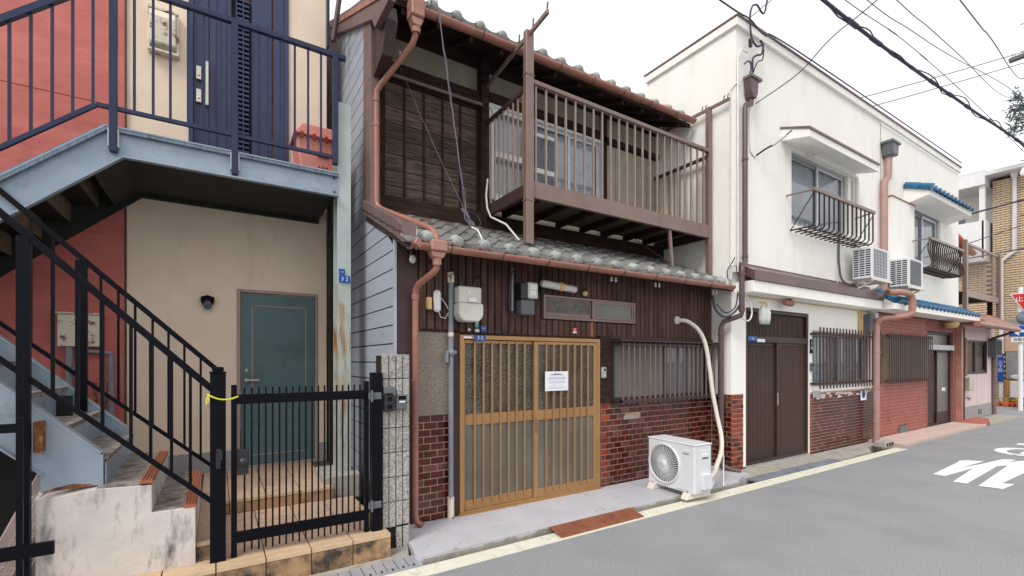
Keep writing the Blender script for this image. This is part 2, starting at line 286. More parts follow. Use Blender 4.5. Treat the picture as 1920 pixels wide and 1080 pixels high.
def text(t, name, body, size, loc, rot=(R(90), 0, 0), m='textw', parent=None, ext=.0008, align='CENTER'):
    cu = bpy.data.curves.new('t', 'FONT'); cu.body = body; cu.size = size; cu.extrude = ext; cu.align_x = align; cu.align_y = 'CENTER'; cu.resolution_u = 2
    tmp = bpy.data.objects.new('t', cu); COL.objects.link(tmp); bpy.context.view_layer.update()
    me = bpy.data.meshes.new_from_object(tmp.evaluated_get(bpy.context.evaluated_depsgraph_get())); bpy.data.objects.remove(tmp)
    me.materials.clear(); me.materials.append(M[m])
    o = bpy.data.objects.new(name, me); COL.objects.link(o); o.parent = parent or t.o; o.location = Vector(loc)-Vector(t.loc); o.rotation_euler = rot
    return o
def holes(mb, x0, x1, z0, z1, y, hs, depth=.12, mi=0):
    """front wall facing -y with rectangular openings (hx0,hx1,hz0,hz1) and their reveals"""
    xs = sorted({x0, x1, *[h[0] for h in hs], *[h[1] for h in hs]}); zs = sorted({z0, z1, *[h[2] for h in hs], *[h[3] for h in hs]})
    for i in range(len(xs)-1):
        for j in range(len(zs)-1):
            cx, cz = (xs[i]+xs[i+1])/2, (zs[j]+zs[j+1])/2
            if any(h[0] < cx < h[1] and h[2] < cz < h[3] for h in hs): continue
            mb.quad((xs[i], y, zs[j]), (xs[i+1], y, zs[j]), (xs[i+1], y, zs[j+1]), (xs[i], y, zs[j+1]), mi=mi)
    for a, b, c_, d_ in hs:
        e = y+depth
        mb.quad((a, y, c_), (a, e, c_), (a, e, d_), (a, y, d_), mi=mi); mb.quad((b, y, c_), (b, y, d_), (b, e, d_), (b, e, c_), mi=mi)
        mb.quad((a, y, d_), (a, e, d_), (b, e, d_), (b, y, d_), mi=mi); mb.quad((a, y, c_), (b, y, c_), (b, e, c_), (a, e, c_), mi=mi)
def frame_mb(x0, x1, z0, z1, y0, y1, w, wb=None, wt=None):
    mb = MB(); wb = wb or w; wt = wt or w
    mb.box(x0, x0+w, y0, y1, z0, z1); mb.box(x1-w, x1, y0, y1, z0, z1); mb.box(x0+w, x1-w, y0, y1, z0, z0+wb); mb.box(x0+w, x1-w, y0, y1, z1-wt, z1)
    return mb
def smooth(pts, n=6):
    P = [Vector(p) for p in pts]; P = [P[0]*2-P[1]]+P+[P[-1]*2-P[-2]]; o = []
    for i in range(1, len(P)-2):
        for k in range(n):
            u = k/n; o.append(.5*((2*P[i])+(-P[i-1]+P[i+1])*u+(2*P[i-1]-5*P[i]+4*P[i+1]-P[i+2])*u*u+(-P[i-1]+3*P[i]-3*P[i+1]+P[i+2])*u**3))
    return o+[P[-2]]
_tile = {}
def brick_mesh(w, h, d, m, chamfer=.0025):
    k = (round(w, 4), round(h, 4), round(d, 4), m)
    if k not in _tile:
        c = chamfer; mb = MB(); a, b = w/2, h/2
        vs = [(-a, 0, -b), (a, 0, -b), (a, 0, b), (-a, 0, b), (-a, -d+c, -b), (a, -d+c, -b), (a, -d+c, b), (-a, -d+c, b), (-a+c, -d, -b+c), (a-c, -d, -b+c), (a-c, -d, b-c), (-a+c, -d, b-c)]
        fs = [(8, 9, 10, 11)]+[(4+i, 4+(i+1) % 4, 8+(i+1) % 4, 8+i) for i in range(4)]+[(i, (i+1) % 4, 4+(i+1) % 4, 4+i) for i in range(4)]
        mb.add(vs, fs); _tile[k] = mb.mesh('brick', [m])
    return _tile[k]
def bricks(t, parent, a0, a1, z0, z1, face, bw, bh, gap, mats, axis='y', limit=9999, depth=.006, flip=1, name='brick', edge=None, bond=True, skip=None):
    """running-bond bricks proud of a face. axis y: wall along x facing -y at y=face; axis x: wall along y facing -x at x=face"""
    rest = MB(); cnt = 0; row = 0; z = z0
    while z < z1-.01:
        h = min(bh, z1-z)-gap; a = a0-(bw/2 if (bond and row % 2) else 0)
        while a < a1-.008:
            l, r = max(a, a0), min(a+bw, a1)
            if r-l > .02:
                wdt = r-l-gap; c = (l+r)/2; zc = z+gap/2+h/2
                if not (skip and skip(c, zc)):
                    m = random.choice(mats)
                    if edge and (c < a0+bw*.9 if edge[0] == 'l' else True): m = edge[1]
                    if cnt < limit:
                        if axis == 'y': t.inst(name, brick_mesh(wdt, h, depth, m), (c, face, zc), parent=parent)
                        else: t.inst(name, brick_mesh(wdt, h, depth, m), (face, c, zc), rot=(0, 0, R(-90)), parent=parent)
                    else: rest.box(l+gap/2, r-gap/2, face-depth, face, zc-h/2, zc+h/2)
                    cnt += 1
            a += bw
        z += bh; row += 1
    return cnt, rest

# ================================================================== GROUND
mb = MB(); mb.box(-300, 300, -300, 300, -.6, -.14); struct('ground', mb, 'gutterdirt')
mb = MB()
mb.box(-80, 10.85, -60, -.84, -.13, 0); mb.box(10.85, 19.6, -60, -.9, -.13, 0); mb.box(19.6, 24.0, -60, 60, -.13, 0); mb.box(24, 120, -60, -1.2, -.13, 0)
struct('road', mb, 'asphalt')
mb = MB(); random.seed(3)
xs = [1.3, 2.2, 3.4, 4.4, 5.9, 7.2, 8.4, 9.6, 10.62]
for a, b in zip(xs, xs[1:]): mb.box(a+.004, b-.004, -1.015, -.842, -.01, .004+random.random()*.002)
mb.box(-30, 1.3, -1.015, -.842, -.01, .005)
struct('edge_line', mb, 'line')
# painted stop lettering on the road, read by drivers heading right: れ whole, ま running out of the picture
rm = MB()
RE = [(8.591,-1.934),(8.59,-2.064),(9.55,-2.13),(8.289,-2.225),(8.30,-2.359),(10.05,-2.285),(10.28,-2.36),(8.28,-2.469),(8.34,-2.684),(8.80,-2.70),(8.72,-2.60),(10.1,-2.62),
      (10.7,-2.62),(10.98,-2.54),(11.0,-2.42),(10.85,-2.36),(10.55,-2.30),(10.975,-2.325),(10.86,-2.19),(9.95,-2.095),(9.55,-2.02),(10.38,-2.08),(10.25,-1.90),(10.11,-1.845),(9.93,-1.87)]
for i in range(0, 1): rm.add([(x, y, .005) for x, y in RE], [tuple(range(len(RE)))])
def band(pts, w):
    for i in range(len(pts)-1):
        a = Vector(pts[i]); b = Vector(pts[i+1]); t = (b-a).normalized(); n = Vector((-t.y, t.x))*w/2
        rm.add([(p.x, p.y, .005+.0002*i) for p in (a-n, b-n, b+n, a+n)], [(0, 1, 2, 3)])
band([(12.0+.45*math.cos(t*math.pi/8), -2.2+.25*math.sin(t*math.pi/8)) for t in range(17)], .16)
band([(11.75, -2.3), (14.4, -2.3)], .17); band([(13.1, -1.95), (13.1, -2.7)], .28); band([(13.8, -1.95), (13.8, -2.7)], .28)
struct('road_marking', rm, 'paint')
random.seed(77); mb = MB()
for i in range(420):
    x, y = random.uniform(1.2, 16), random.choice((random.uniform(-.86, -.78), random.uniform(-3.8, -1.1), random.uniform(-.76, -.02) if random.random() < .25 else -.80)); z = .002 if y < -.84 else (-.02 if y < -.765 else .041)
    r_ = random.uniform(.002, .008); e = Matrix.Rotation(random.random()*6, 3, 'Z'); mb.add([Vector((x, y, z+.001))+e@Vector(v) for v in ((-r_, 0, 0), (0, -r_*.6, r_*.4), (r_, 0, 0), (0, r_*.6, r_*.3))], [(0, 1, 2, 3)])
o_ = struct('grit_and_leaf_litter', mb, 'gutterdirt'); o_['kind'] = 'stuff'; o_['label'] = 'dark specks of grit on the road and pavement'
# painted pavement slab before the wooden house, apron left of it, gutter, aprons and strips to the right
mb = MB(); mb.prism([(1.43, .02), (1.40, -.45), (1.36, -.70), (1.37, -.765), (5.75, -.765), (5.98, -.66), (6.3, -.60), (6.3, .02)], -.13, .04, 'z')
sl = struct('painted_pavement', mb, 'lavpave')
mb = MB(); random.seed(11)
for i in range(40):
    x = 1.4+i*.11; mb.box(x, x+.11, -.768-random.random()*.014, -.764, -.12, .034-random.random()*.02)
struct('crumbling_pavement_edge', mb, 'concrete')
mb = MB(); mb.prism([(-8, -.55), (-8, -.62), (1.33, -.62), (1.40, -.40), (1.43, -.05), (1.2, -.05), (1.2, -.55)], -.13, .01, 'z')
struct('concrete_apron', mb, 'concrete')
mb = MB(); mb.prism([(5.99, -.31), (5.99, -.60), (6.1, -.66), (8.5, -.66), (8.6, -.80), (9.7, -.80), (10.2, -.55), (10.9, -.55), (10.9, -.31)], -.13, .012, 'z')
mb.box(6.6, 8.7, -.31, -.1, -.13, .03)
struct('doorstep_apron', mb, 'concrete')
mb = MB()
for i in range(13): mb.box(10.9+i*.4, 10.9+i*.4+.394, -.89, -.31, -.12, .05)
struct('pink_paving', mb, 'pinkpave')
mb = MB(); mb.prism([(15.9, -.31), (15.9, -.85), (16.3, -.89), (17.6, -.62), (17.8, -.31)], -.12, .056, 'z'); struct('red_paving', mb, 'redpave')
mb = MB(); mb.prism([(17.8, -.31), (17.6, -.62), (16.35, -.895), (19.6, -.92), (19.6, -.31)], -.12, .02, 'z'); mb.box(16.7, 19.55, -.31, 3, -.12, .01); struct('corner_pavement', mb, 'concrete')
# drain cover with slots
t = T('drain_grate', 'galvanised slotted drain cover running below the tiled step to its right end', 'drain cover', (.6, -.74, 0))
mb = MB()
m4 = Matrix.Translation((0, 0, 0))
mb.prism([(-.835, -.005), (-.835, .004), (-.63, .018), (-.63, .008)], -1.5, 1.375, 'x'); t.part('plate', mb, 'grate')
mb = MB()
for i in range(30):
    x = 1.31-i*.085
    mb.bar((x, -.80, .0085), (x+.002, -.775, .010), .013, .004); mb.bar((x-.04, -.80, .0075), (x-.04, -.65, .018), .003, .003)
o = t.part('slots', mb, 'plastdark')
# rusty ramp plate and blue-grey covers
t = T('ramp_plate', 'rusty brown steel plate bridging the gutter in front of the wooden house', 'steel plate', (3.2, -.85, .01))
mb = MB(); mb.prism([(-.985, .006), (-.985, .013), (-.83, .046), (-.785, .048), (-.785, .042), (-.83, .038)], 2.64, 3.72, 'x'); t.part('plate', mb, 'rustplate')
mb = MB()
for i in range(9): mb.bar((2.66, -.965+i*.017, .0185+i*.0036), (3.70, -.965+i*.017, .0185+i*.0036), .006, .004)
t.part('tread_ridges', mb, 'rustplate', kind='stuff')
t = None
for a, b, lab in ((6.12, 7.62, 'blue grey gutter cover in front of the left half of the brown slatted door'), (7.66, 8.5, 'blue grey gutter cover nearer the glazed brick wall of the cream house')):
    mb = MB(); mb.box(a, b, -.825, -.675, -.02, .012); mb.box(a, b, -.825, -.815, .012, .02)
    single('gutter_cover', mb, 'bluecover', lab, 'gutter cover', 'covers over the gutter', loc=((a+b)/2, -.75, 0), bevel=.002)
t = T('concrete_block', 'loose hollow concrete block at the foot of the pink downpipe', 'concrete block', (10.55, -.7, .012))
mb = MB(); mb.box(10.35, 10.75, -.78, -.60, .012, .11); t.part('block_body', mb, 'concrete', bevel=.006)
mb = MB()
for i in range(3): mb.box(10.41+i*.11, 10.48+i*.11, -.783, -.779, .035, .09)
t.part('holes', mb, 'dark')

# ================================================================== LEFT BUILDING
LB = T('stucco_building', 'two storey building rendered beige and red behind a steel staircase', 'building', (0, 2.05, 0))
mb = MB(); holes(mb, -.817, 1.19, 0, 8.2, 2.05, [(.20, 1.075, .34, 2.45), (-.27, .74, 3.60, 6.75)], .1)
mb.quad((1.19, 2.05, 0), (1.19, 9, 0), (1.19, 9, 8.2), (1.19, 2.05, 8.2))
mb.quad((-9, 9, 0), (1.19, 9, 0), (1.19, 9, 8.2), (-9, 9, 8.2)); mb.quad((-9, 2.05, 8.2), (1.19, 2.05, 8.2), (1.19, 9, 8.2), (-9, 9, 8.2))
LB.part('wall', mb, 'beige')
mb = MB()
for x0, x1 in ((-9, -4.9), (-4.88, -2.86), (-2.84, -.817)):
    for z0, z1 in ((0, 1.68), (1.692, 2.93), (2.942, 4.28), (4.292, 5.5), (5.512, 8.2)): mb.box(x0, x1, 2.038, 2.2, z0, z1)
mb.box(-9, -.83, 2.046, 2.1, 0, 8.2)
LB.part('red_wall', mb, 'red')
mb = MB(); mb.box(-.83, .20, 2.036, 2.06, .33, .57); mb.box(1.075, 1.19, 2.036, 2.06, .33, .57); LB.part('base_band', MB().box(-.83, .19, 2.036, 2.06, .33, .57), 'greybase'); LB.part('base_band', MB().box(1.085, 1.19, 2.036, 2.06, .33, .57), 'greybase')
# ground floor teal door
dr = LB.part('door', MB().box(.235, 1.045, 2.07, 2.10, .36, 2.42), 'greendoor', label='teal flush door with a thin raised rectangle')
mb = frame_mb(.19, 1.085, .33, 2.465, 2.035, 2.11, .035); LB.part('door_frame', mb, 'pinkframe', bevel=.003)
mb = MB(); a, b, c_, e = .345, .95, .48, 2.285
for p in ((a, b, c_, c_+.012), (a, b, e-.012, e)): mb.box(p[0], p[1], 2.062, 2.07, p[2], p[3])
for x in (a, b-.012): mb.box(x, x+.012, 2.062, 2.07, c_, e)
LB.part('door_moulding', mb, 'pinkframe', parent=dr)
mb = MB(); mb.lathe([(0, -.05), (.024, -.05), (.028, -.02), (.03, 0)], (.292, 2.07, 1.385), 'y', 12); mb.tube([(.292, 2.03, 1.385), (.30, 2.015, 1.385), (.42, 2.015, 1.385)], .011, 8); mb.lathe([(0, -.015), (.02, -.012), (.024, 0)], (.292, 2.07, 1.50), 'y', 12)
LB.part('handle', mb, 'silver', parent=dr)
# upper navy double door
ud = LB.part('upper_door', frame_mb(-.275, .745, 3.60, 6.75, 2.03, 2.12, .045), 'bluedoor', label='tall navy entrance door with a pierced ventilation strip', bevel=.004)
mb = MB(); mb.box(-.23, -.085, 2.075, 2.1, 3.6, 6.7); mb.box(-.075, .135, 2.065, 2.1, 3.6, 6.7); mb.box(-.02, -.008, 2.055, 2.07, 3.6, 6.7); mb.box(.08, .09, 2.055, 2.07, 3.6, 6.7)
LB.part('door_panel', mb, 'bluedoor', parent=ud, bevel=.003)
mb = MB(); mb.box(.345, .56, 2.07, 2.1, 3.6, 6.7); mb.box(.58, .70, 2.062, 2.1, 3.6, 6.7)
mb.box(.40, .415, 2.055, 2.07, 3.7, 5.7); mb.box(.50, .515, 2.055, 2.07, 3.7, 5.7); LB.part('door_panel', mb, 'bluedoor', parent=ud, bevel=.003)
mb = MB()
for k in range(2):
    x = .19+k*.07
    mb.box(x-.008, x+.004, 2.055, 2.09, 3.6, 6.7)
    for i in range(54): mb.box(x+.002, x+.06, 2.058, 2.08, 3.64+i*.056, 3.64+i*.056+.024)
mb.box(.142, .345, 2.095, 2.1, 3.6, 5.9, mi=1)
LB.part('ventilation_grid', mb, ['bluedoor', 'dark'], parent=ud)
mb = MB(); mb.box(-.115, -.085, 2.0, 2.03, 4.52, 5.02); mb.box(-.11, -.09, 2.03, 2.07, 4.56, 4.6); mb.box(-.11, -.09, 2.03, 2.07, 4.94, 4.98); LB.part('handle', mb, 'silver', parent=ud, bevel=.004)
for z in (4.55, 4.81): LB.part('lock', MB().box(-.205, -.155, 2.04, 2.07, z, z+.15).lathe([(0, -.01), (.012, -.01), (.012, 0.002)], (-.18, 2.042, z+.05), 'y', 10), 'silver', parent=ud, bevel=.003)
mb = MB(); mb.box(-.817-.012, -.817+.004, 2.03, 2.06, 0, 8.2); LB.part('edge_bead', mb, 'grout')
# things on the left building
t = T('dome_lamp', 'small black dome lamp on the beige wall left of the teal door', 'lamp', (-.1, 2.05, 2.25))
mb = MB(); mb.lathe([(.0, -.09), (.05, -.088), (.062, -.06), (.066, -.02), (.066, 0)], (-.095, 2.05, 2.30), 'y', 16); mb.box(-.16, -.03, 1.965, 2.05, 2.28, 2.345); t.part('housing', mb, 'black', bevel=.008)
mb = MB(); mb.lathe([(0, -.06), (.028, -.052), (.04, -.03), (.044, 0)], (-.095, 1.985, 2.258), 'z', 14); mb.lathe([(0, -.045), (.03, -.04), (.044, 0)], (-.095, 1.985, 2.262), 'y', 14); t.part('lamp_glass', mb, 'metergrey')
t = T('column_plate', 'small blue address plates reading 3 2 on the pale green steel column', 'number plate', (1.15, .9, 2.5))
t.part('plate', MB().box(1.10, 1.215, .893, .898, 2.46, 2.535), 'bluesign'); t.part('plate', MB().box(1.10, 1.16, .893, .898, 2.54, 2.605), 'bluesign'); text(t, 'lettering', '3 2', .06, (1.158, .8915, 2.497)); text(t, 'lettering', '1-4', .026, (1.13, .8915, 2.572))
t = T('box_lamp', 'rusting cream box lamp on the beige wall left of the navy door', 'lamp', (-.5, 2.05, 5.1))
mb = MB(); mb.prism([(2.05, 4.99), (1.93, 5.03), (1.90, 5.30), (1.93, 5.38), (2.05, 5.40)], -.61, -.38, 'x'); t.part('lamp_cover', mb, 'lampbox', bevel=.012)
mb = MB(); mb.box(-.63, -.36, 1.96, 2.05, 4.955, 4.985); mb.box(-.635, -.61, 1.97, 2.05, 4.97, 5.42); mb.box(-.38, -.355, 1.97, 2.05, 4.97, 5.42); mb.box(-.63, -.36, 1.95, 2.05, 5.40, 5.43); t.part('lamp_frame', mb, 'lampbox', bevel=.004)
t = T('meter_cabinet', 'cream utility cabinet with pipes on the red wall under the stairs', 'cabinet', (-1.15, 2.04, 1.5))
mb = MB(); mb.box(-1.33, -.99, 1.93, 2.038, 1.76, 2.08); mb.box(-1.35, -.97, 1.91, 2.038, 2.08, 2.10); t.part('cabinet_box', mb, 'lampbox', bevel=.006)
t.part('pipe', MB().tube([(-1.25, 1.98, 1.76), (-1.25, 1.98, .2)], .03), 'grey'); mb = MB(); mb.tube([(-.93, 1.98, 1.65), (-.93, 1.98, .2)], .028); mb.tube([(-1.16, 1.97, 1.72), (-.93, 1.97, 1.70), (-.93, 1.98, 1.6)], .02); mb.tube([(-1.22, 1.93, 1.5), (-1.18, 1.9, 1.6), (-1.14, 1.95, 1.35), (-1.13, 1.96, .9)], .012); t.part('pipe', mb, 'grey')
t = T('dried_plant', 'withered orange plant hanging between the railings by the red wall', 'plant', (-.95, 1.9, .9))
mb = MB(); random.seed(5)
for i in range(70):
    c = Vector((-.99+random.gauss(0, .05), 1.88+random.gauss(0, .04), 1.25+random.gauss(0, .16))); e = Euler((random.random()*6, random.random()*6, random.random()*6)).to_matrix()
    mb.add([c+e@Vector(v) for v in ((-.02, 0, 0), (0, -.008, 0), (.02, 0, .004), (0, .008, 0))], [(0, 1, 2, 3)])
t.part('leaves', mb, 'orange', kind='stuff')
mb = MB()
for i in range(5): mb.tube([(-.99, 1.9, .34), (-.99+random.gauss(0, .03), 1.89, .8), (-.99+random.gauss(0, .06), 1.88, 1.4)], .004, 5)
t.part('stem', mb, 'bark')
t = T('salmon_bin', 'salmon plastic bin with maroon lid clips behind the upper railing', 'bin', (1.0, 1.6, 3.62))
mb = MB(); mb.prism([(.80, 3.62), (1.15, 3.62), (1.19, 4.16), (.74, 4.16)], 1.35, 1.75); t.part('bin_body', mb, 'binpink', bevel=.02)
mb = MB(); mb.box(.715, 1.21, 1.32, 1.78, 4.15, 4.19); mb.prism([(.73, 4.19), (1.20, 4.19), (1.13, 4.29), (.80, 4.29)], 1.34, 1.76); t.part('bin_lid', mb, 'binpink', bevel=.012)
mb = MB(); mb.box(.72, .735, 1.33, 1.77, 4.13, 4.15)
for i in range(8): mb.box(.715+i*.064, .745+i*.064, 1.305, 1.32, 4.11, 4.155+.02*(i % 2))
f_ = frame_mb(.96, 1.08, 3.94, 4.0, 1.338, 1.35, .012); mb.add(f_.v, f_.f)
for i in range(3): mb.lathe([(0, -.004), (.011, -.004), (.011, 0)], (.98+i*.04, 1.35, 3.83), 'y', 8)
t.part('bin_clips', mb, 'bindark', kind='stuff')
t = T('gas_pipe', 'thin brown pipe against the beige wall behind the salmon bin', 'pipe', (1.13, 2.0, 3.62))
t.part('pipe', MB().tube([(1.11, 1.99, 3.62), (1.11, 1.99, 4.50), (1.13, 1.99, 4.56), (1.19, 1.99, 4.56)], .014), 'junk'); t.part('pipe', MB().tube([(1.15, 1.99, 3.62), (1.15, 1.99, 4.48), (1.19, 1.99, 4.50)], .014), 'junk')
t = T('brown_drainpipe', 'dark slanted pipe at the top corner between the two buildings', 'pipe', (1.25, 1.9, 5.5))
mb = MB(); mb.tube([(1.20, 1.7, 5.55), (1.235, 1.7, 5.8), (1.30, 1.7, 6.3)], .03); t.part('pipe', mb, 'trimdark')
mb = MB(); mb.box(1.17, 1.2, 1.9, 1.99, 5.6, 8.0); t.part('rail', mb, 'navy')

# porch: two tiled steps
PO = T('tiled_porch', None, None, (.5, .7, 0), kind='structure')
mb = MB(); mb.box(-1.6, 1.2, -.545, 2.05, 0, .188); mb.box(-.15, 1.0, .71, 2.05, .188, .318); mb.box(1.0, 1.3, .78, 2.05, .1, .318); mb.box(-.129, -.02, -.34, .71, .188, .318); PO.part('step_core', mb, 'grout')
def tilebox(nm, x0, x1, y0, y1, z0, z1, m):
    k = (round(x1-x0, 3), round(y1-y0, 3), round(z1-z0, 3), m)
    if k not in _tile: _tile[k] = MB().box(-(x1-x0)/2, (x1-x0)/2, -(y1-y0)/2, (y1-y0)/2, -(z1-z0)/2, (z1-z0)/2).mesh(nm, [m], bevel=.002)
    PO.inst(nm, _tile[k], ((x0+x1)/2, (y0+y1)/2, (z0+z1)/2))
g = .004
for i in range(9):
    x1 = 1.203-i*.303; x0 = x1-.303
    tilebox('nosing_tile', x0+g, x1-g, -.555, -.475, .172, .206, 'tilenose')
    tilebox('nosing_tile', x0+g, x1-g, -.470, -.40, .186, .205, 'tilenose')
    tilebox('riser_tile', x0+g, x1-g, -.553, -.541, .0, .168, 'tileriser')
    for j in range(8):
        if x1 < .05 and j > 0: continue
        tilebox('floor_tile', x0+g, x1-g, -.398+j*.138+g/2, -.398+(j+1)*.138-g/2, .186, .203, 'tile')
for i in range(4):
    x1 = 1.0-i*.303; x0 = max(x1-.303, -.13)
    tilebox('nosing_tile', x0+g, x1-g, .695, .77, .304, .336, 'tilenose'); tilebox('riser_tile', x0+g, x1-g, .698, .71, .206, .300, 'tileriser')
    for j in range(9): tilebox('floor_tile', x0+g, x1-g, .774+j*.142, .774+(j+1)*.142-g, .318, .333, 'tile')

tilebox('nosing_tile', -.127, -.02, -.352, -.27, .304, .336, 'tilenose'); tilebox('riser_tile', -.127, -.02, -.350, -.34, .206, .300, 'tileriser')
for j in range(7): tilebox('floor_tile', -.127, -.02, -.266+j*.138, -.132+j*.138, .318, .333, 'tile')
# concrete step block with orange nosings
t = T('concrete_steps', 'stained white concrete stair base with two orange brown nosings', 'concrete steps', (-.5, -.38, .2))
mb = MB(); mb.prism([(-.935, .18), (-.129, .18), (-.129, .60), (-.372, .60), (-.372, .785), (-.65, .80), (-.65, .815), (-.66, .80), (-.935, .765)], -.38, .86)
t.part('step_body', mb, 'oldconc', bevel=.008)
mb = MB(); mb.box(-.376, -.186, -.372, .86, .6, .606); mb.box(-.65, -.43, -.372, .86, .79, .812); t.part('worn_step_top', mb, 'tread')
for x0, x1, z in ((-.435, -.366, .812), (-.196, -.122, .612)):
    mb = MB(); mb.box(x0, x1, -.383, .80, z-.012, z+.008)
    for k in range(4): mb.box(x0+.006+k*.017, x0+.014+k*.017, -.383, .80, z+.008, z+.014)
    t.part('nosing', mb, 'orange')

# ---------------- steel staircase
ST = T('steel_staircase', 'blue grey steel staircase with navy railings up to the navy door', 'staircase', (-.5, .9, .3))
def stair_poly(zt, sgn): return zt
for y, nm in ((-.31, 1), (.86, 0)):
    mb = MB(); P = [(-.64, .812), (-.64, 1.015), (-2.15, 2.525), (-3.3, 2.525), (-3.3, 2.2), (-2.2, 2.2), (-.925, .925), (-.925, .80)]
    mb.prism(P, y-.006, y+.006)
    mb.bar((-.63, y+.02, 1.012), (-2.16, y+.02, 2.542), .07, .012, up=(1, 0, 1)); mb.bar((-.635, y+.02, .812), (-.635, y+.02, 1.02), .07, .012, up=(1, 0, 0)); mb.bar((-.91, y-.02, .918), (-2.2, y-.02, 2.208), .06, .01, up=(1, 0, 1))
    ST.part('stringer', mb, 'steel')
for k in range(9):
    x = -.62-k*.212; z = .985+k*.208
    if k == 0: mb = MB().box(x-.004, x+.004, -.30, .85, .80, z-.012)
    else: mb = MB().box(x-.004, x+.004, -.30, .85, z-.20, z-.012)
    ST.part('riser', mb, 'steel')
    tr = ST.part('tread', MB().box(x-.23, x+.008, -.30, .85, z-.03, z), 'tread', bevel=.003)
    ST.part('tread_nosing', MB().box(x-.03, x+.014, -.295, .845, z, z+.008), 'tread', parent=tr)
# upper flight
for y in (.90, 2.0):
    s = 1 if y < 1 else -1
    mb = MB(); P = [(1.09, 3.375), (1.09, 3.612), (-.80, 3.612), (-2.2, 2.352), (-3.3, 2.352), (-3.3, 2.1), (-2.1, 2.1), (-.69, 3.372)]
    mb.prism(P, y-.006, y+.006)
    fl = .045*s
    for a, b, up in (((1.09, 3.612), (-.80, 3.612), (0, 0, 1)), ((-.80, 3.612), (-2.2, 2.352), (-.9, 0, 1)), ((1.09, 3.372), (-.70, 3.372), (0, 0, 1)), ((-.69, 3.37), (-2.1, 2.10), (-.9, 0, 1))):
        mb.bar((a[0], y-fl/2, a[1]), (b[0], y-fl/2, b[1]), .055, .012, up=up)
    ST.part('stringer', mb, 'steel' if y < 1 else 'greensteel')  # rear stringer given a darker colour to stand in for underside shade
    if y < 1: ST.part('flange_shadow_strip', MB().box(-.80, 1.09, .855, .893, 3.575, 3.618).bar((-.80, .872, 3.60), (-2.2, .872, 2.34), .04, .045, up=(-.9, 0, 1)), 'flange')  # strip coloured dark as the shadow band of the top flange
ST.part('landing_deck', MB().box(-.80, 1.2, .91, 2.03, 3.585, 3.60), 'greensteel'); ST.part('landing_soffit', MB().box(-.70, 1.08, .915, 1.99, 3.40, 3.42), 'greensteel'); ST.part('flight_soffit', MB().prism([(-.70, 3.40), (-.70, 3.42), (-.90, 3.26), (-.90, 3.22)], .915, 1.99), 'greensteel')  # dark sheets paint in the near-black shade beneath the landing
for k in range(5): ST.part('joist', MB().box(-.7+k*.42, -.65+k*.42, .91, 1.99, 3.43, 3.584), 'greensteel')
for k in range(7):
    x = -.86-k*.21; z = 3.41-k*.19
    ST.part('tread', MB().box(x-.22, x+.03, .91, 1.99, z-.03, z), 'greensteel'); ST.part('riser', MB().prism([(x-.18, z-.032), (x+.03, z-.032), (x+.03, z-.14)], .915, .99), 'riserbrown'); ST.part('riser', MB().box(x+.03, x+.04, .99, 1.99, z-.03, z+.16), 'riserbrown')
ST.part('rest_landing', MB().box(-3.3, -2.1, -.3, 2.0, 2.46, 2.5), 'greensteel')
# column with footing
mb = MB(); mb.box(1.085, 1.225, .905, .93, 2.44, 4.40); mb.box(1.085, 1.225, 1.09, 1.115, 2.44, 4.40); mb.box(1.145, 1.165, .93, 1.09, 2.44, 4.40)
cl = ST.part('column', mb, 'rustysteel', label='pale green steel column streaked with rust')
mb = MB()
for z in (3.42, 3.56): mb.lathe([(0, -.02), (.014, -.018), (.016, 0)], (1.05, .9, z), 'y', 6)
ST.part('bolt', mb, 'metergrey', parent=cl)
ST.part('rear_column', MB().box(1.2, 1.36, 1.85, 2.0, .33, 4.4), 'greensteel')
mb = MB(); mb.box(.93, 1.30, .76, 1.32, .16, .42); ST.part('footing', mb, 'concrete', bevel=.012)
mb = MB(); mb.box(1.085, 1.225, .905, .93, .42, 2.44); mb.box(1.085, 1.225, 1.09, 1.115, .42, 2.44); mb.box(1.145, 1.165, .93, 1.09, .42, 2.44); ST.part('column_base', mb, 'rustpaint', parent=cl)
# railings -- upper flight and landing at y=.88
def railing(y, segs_top, segs_bot, wt=.05, wb=.035, m='navy'):
    mb = MB()
    for a, b in zip(segs_top, segs_top[1:]): mb.bar((a[0], y, a[1]), (b[0], y, b[1]), .05, wt)
    ST.part('top_rail', mb, m, bevel=.003)
    mb = MB()
    for a, b in zip(segs_bot, segs_bot[1:]): mb.bar((a[0], y, a[1]), (b[0], y, b[1]), .03, wb)
    ST.part('bottom_rail', mb, m, bevel=.002)
def lerp(segs, x):
    for a, b in zip(segs, segs[1:]):
        lo, hi = (a, b) if a[0] < b[0] else (b, a)
        if lo[0] <= x <= hi[0]: return lo[1]+(hi[1]-lo[1])*(x-lo[0])/(hi[0]-lo[0]+1e-9)
    return segs[-1][1]
top = [(-3.2, 3.05), (-2.1, 3.55), (-.80, 4.86), (1.16, 4.86)]; bot = [(-3.2, 2.7), (-2.1, 2.66), (-.85, 3.78), (1.08, 3.78)]
top = [(-2.4, 3.35), (-.78, 4.86), (1.16, 4.86)]; bot = [(-2.4, 2.4), (-.86, 3.775), (1.08, 3.775)]
railing(.87, top, bot)
for x, z0, z1 in ((-.75, 3.40, 4.85), (.14, 3.40, 4.85), (1.055, 3.70, 4.85), (-2.35, 2.2, 3.4)):
    w = .055; po = ST.part('post', MB().box(x-w/2, x+w/2, .84, .895, z0, z1), 'navy', bevel=.003)
    if x < 1: ST.part('post_bracket', MB().box(x-.038, x-.028, .85, .90, z0+.04, z0+.2).box(x+.028, x+.038, .85, .90, z0+.04, z0+.2), M['rustysteel'], parent=po)
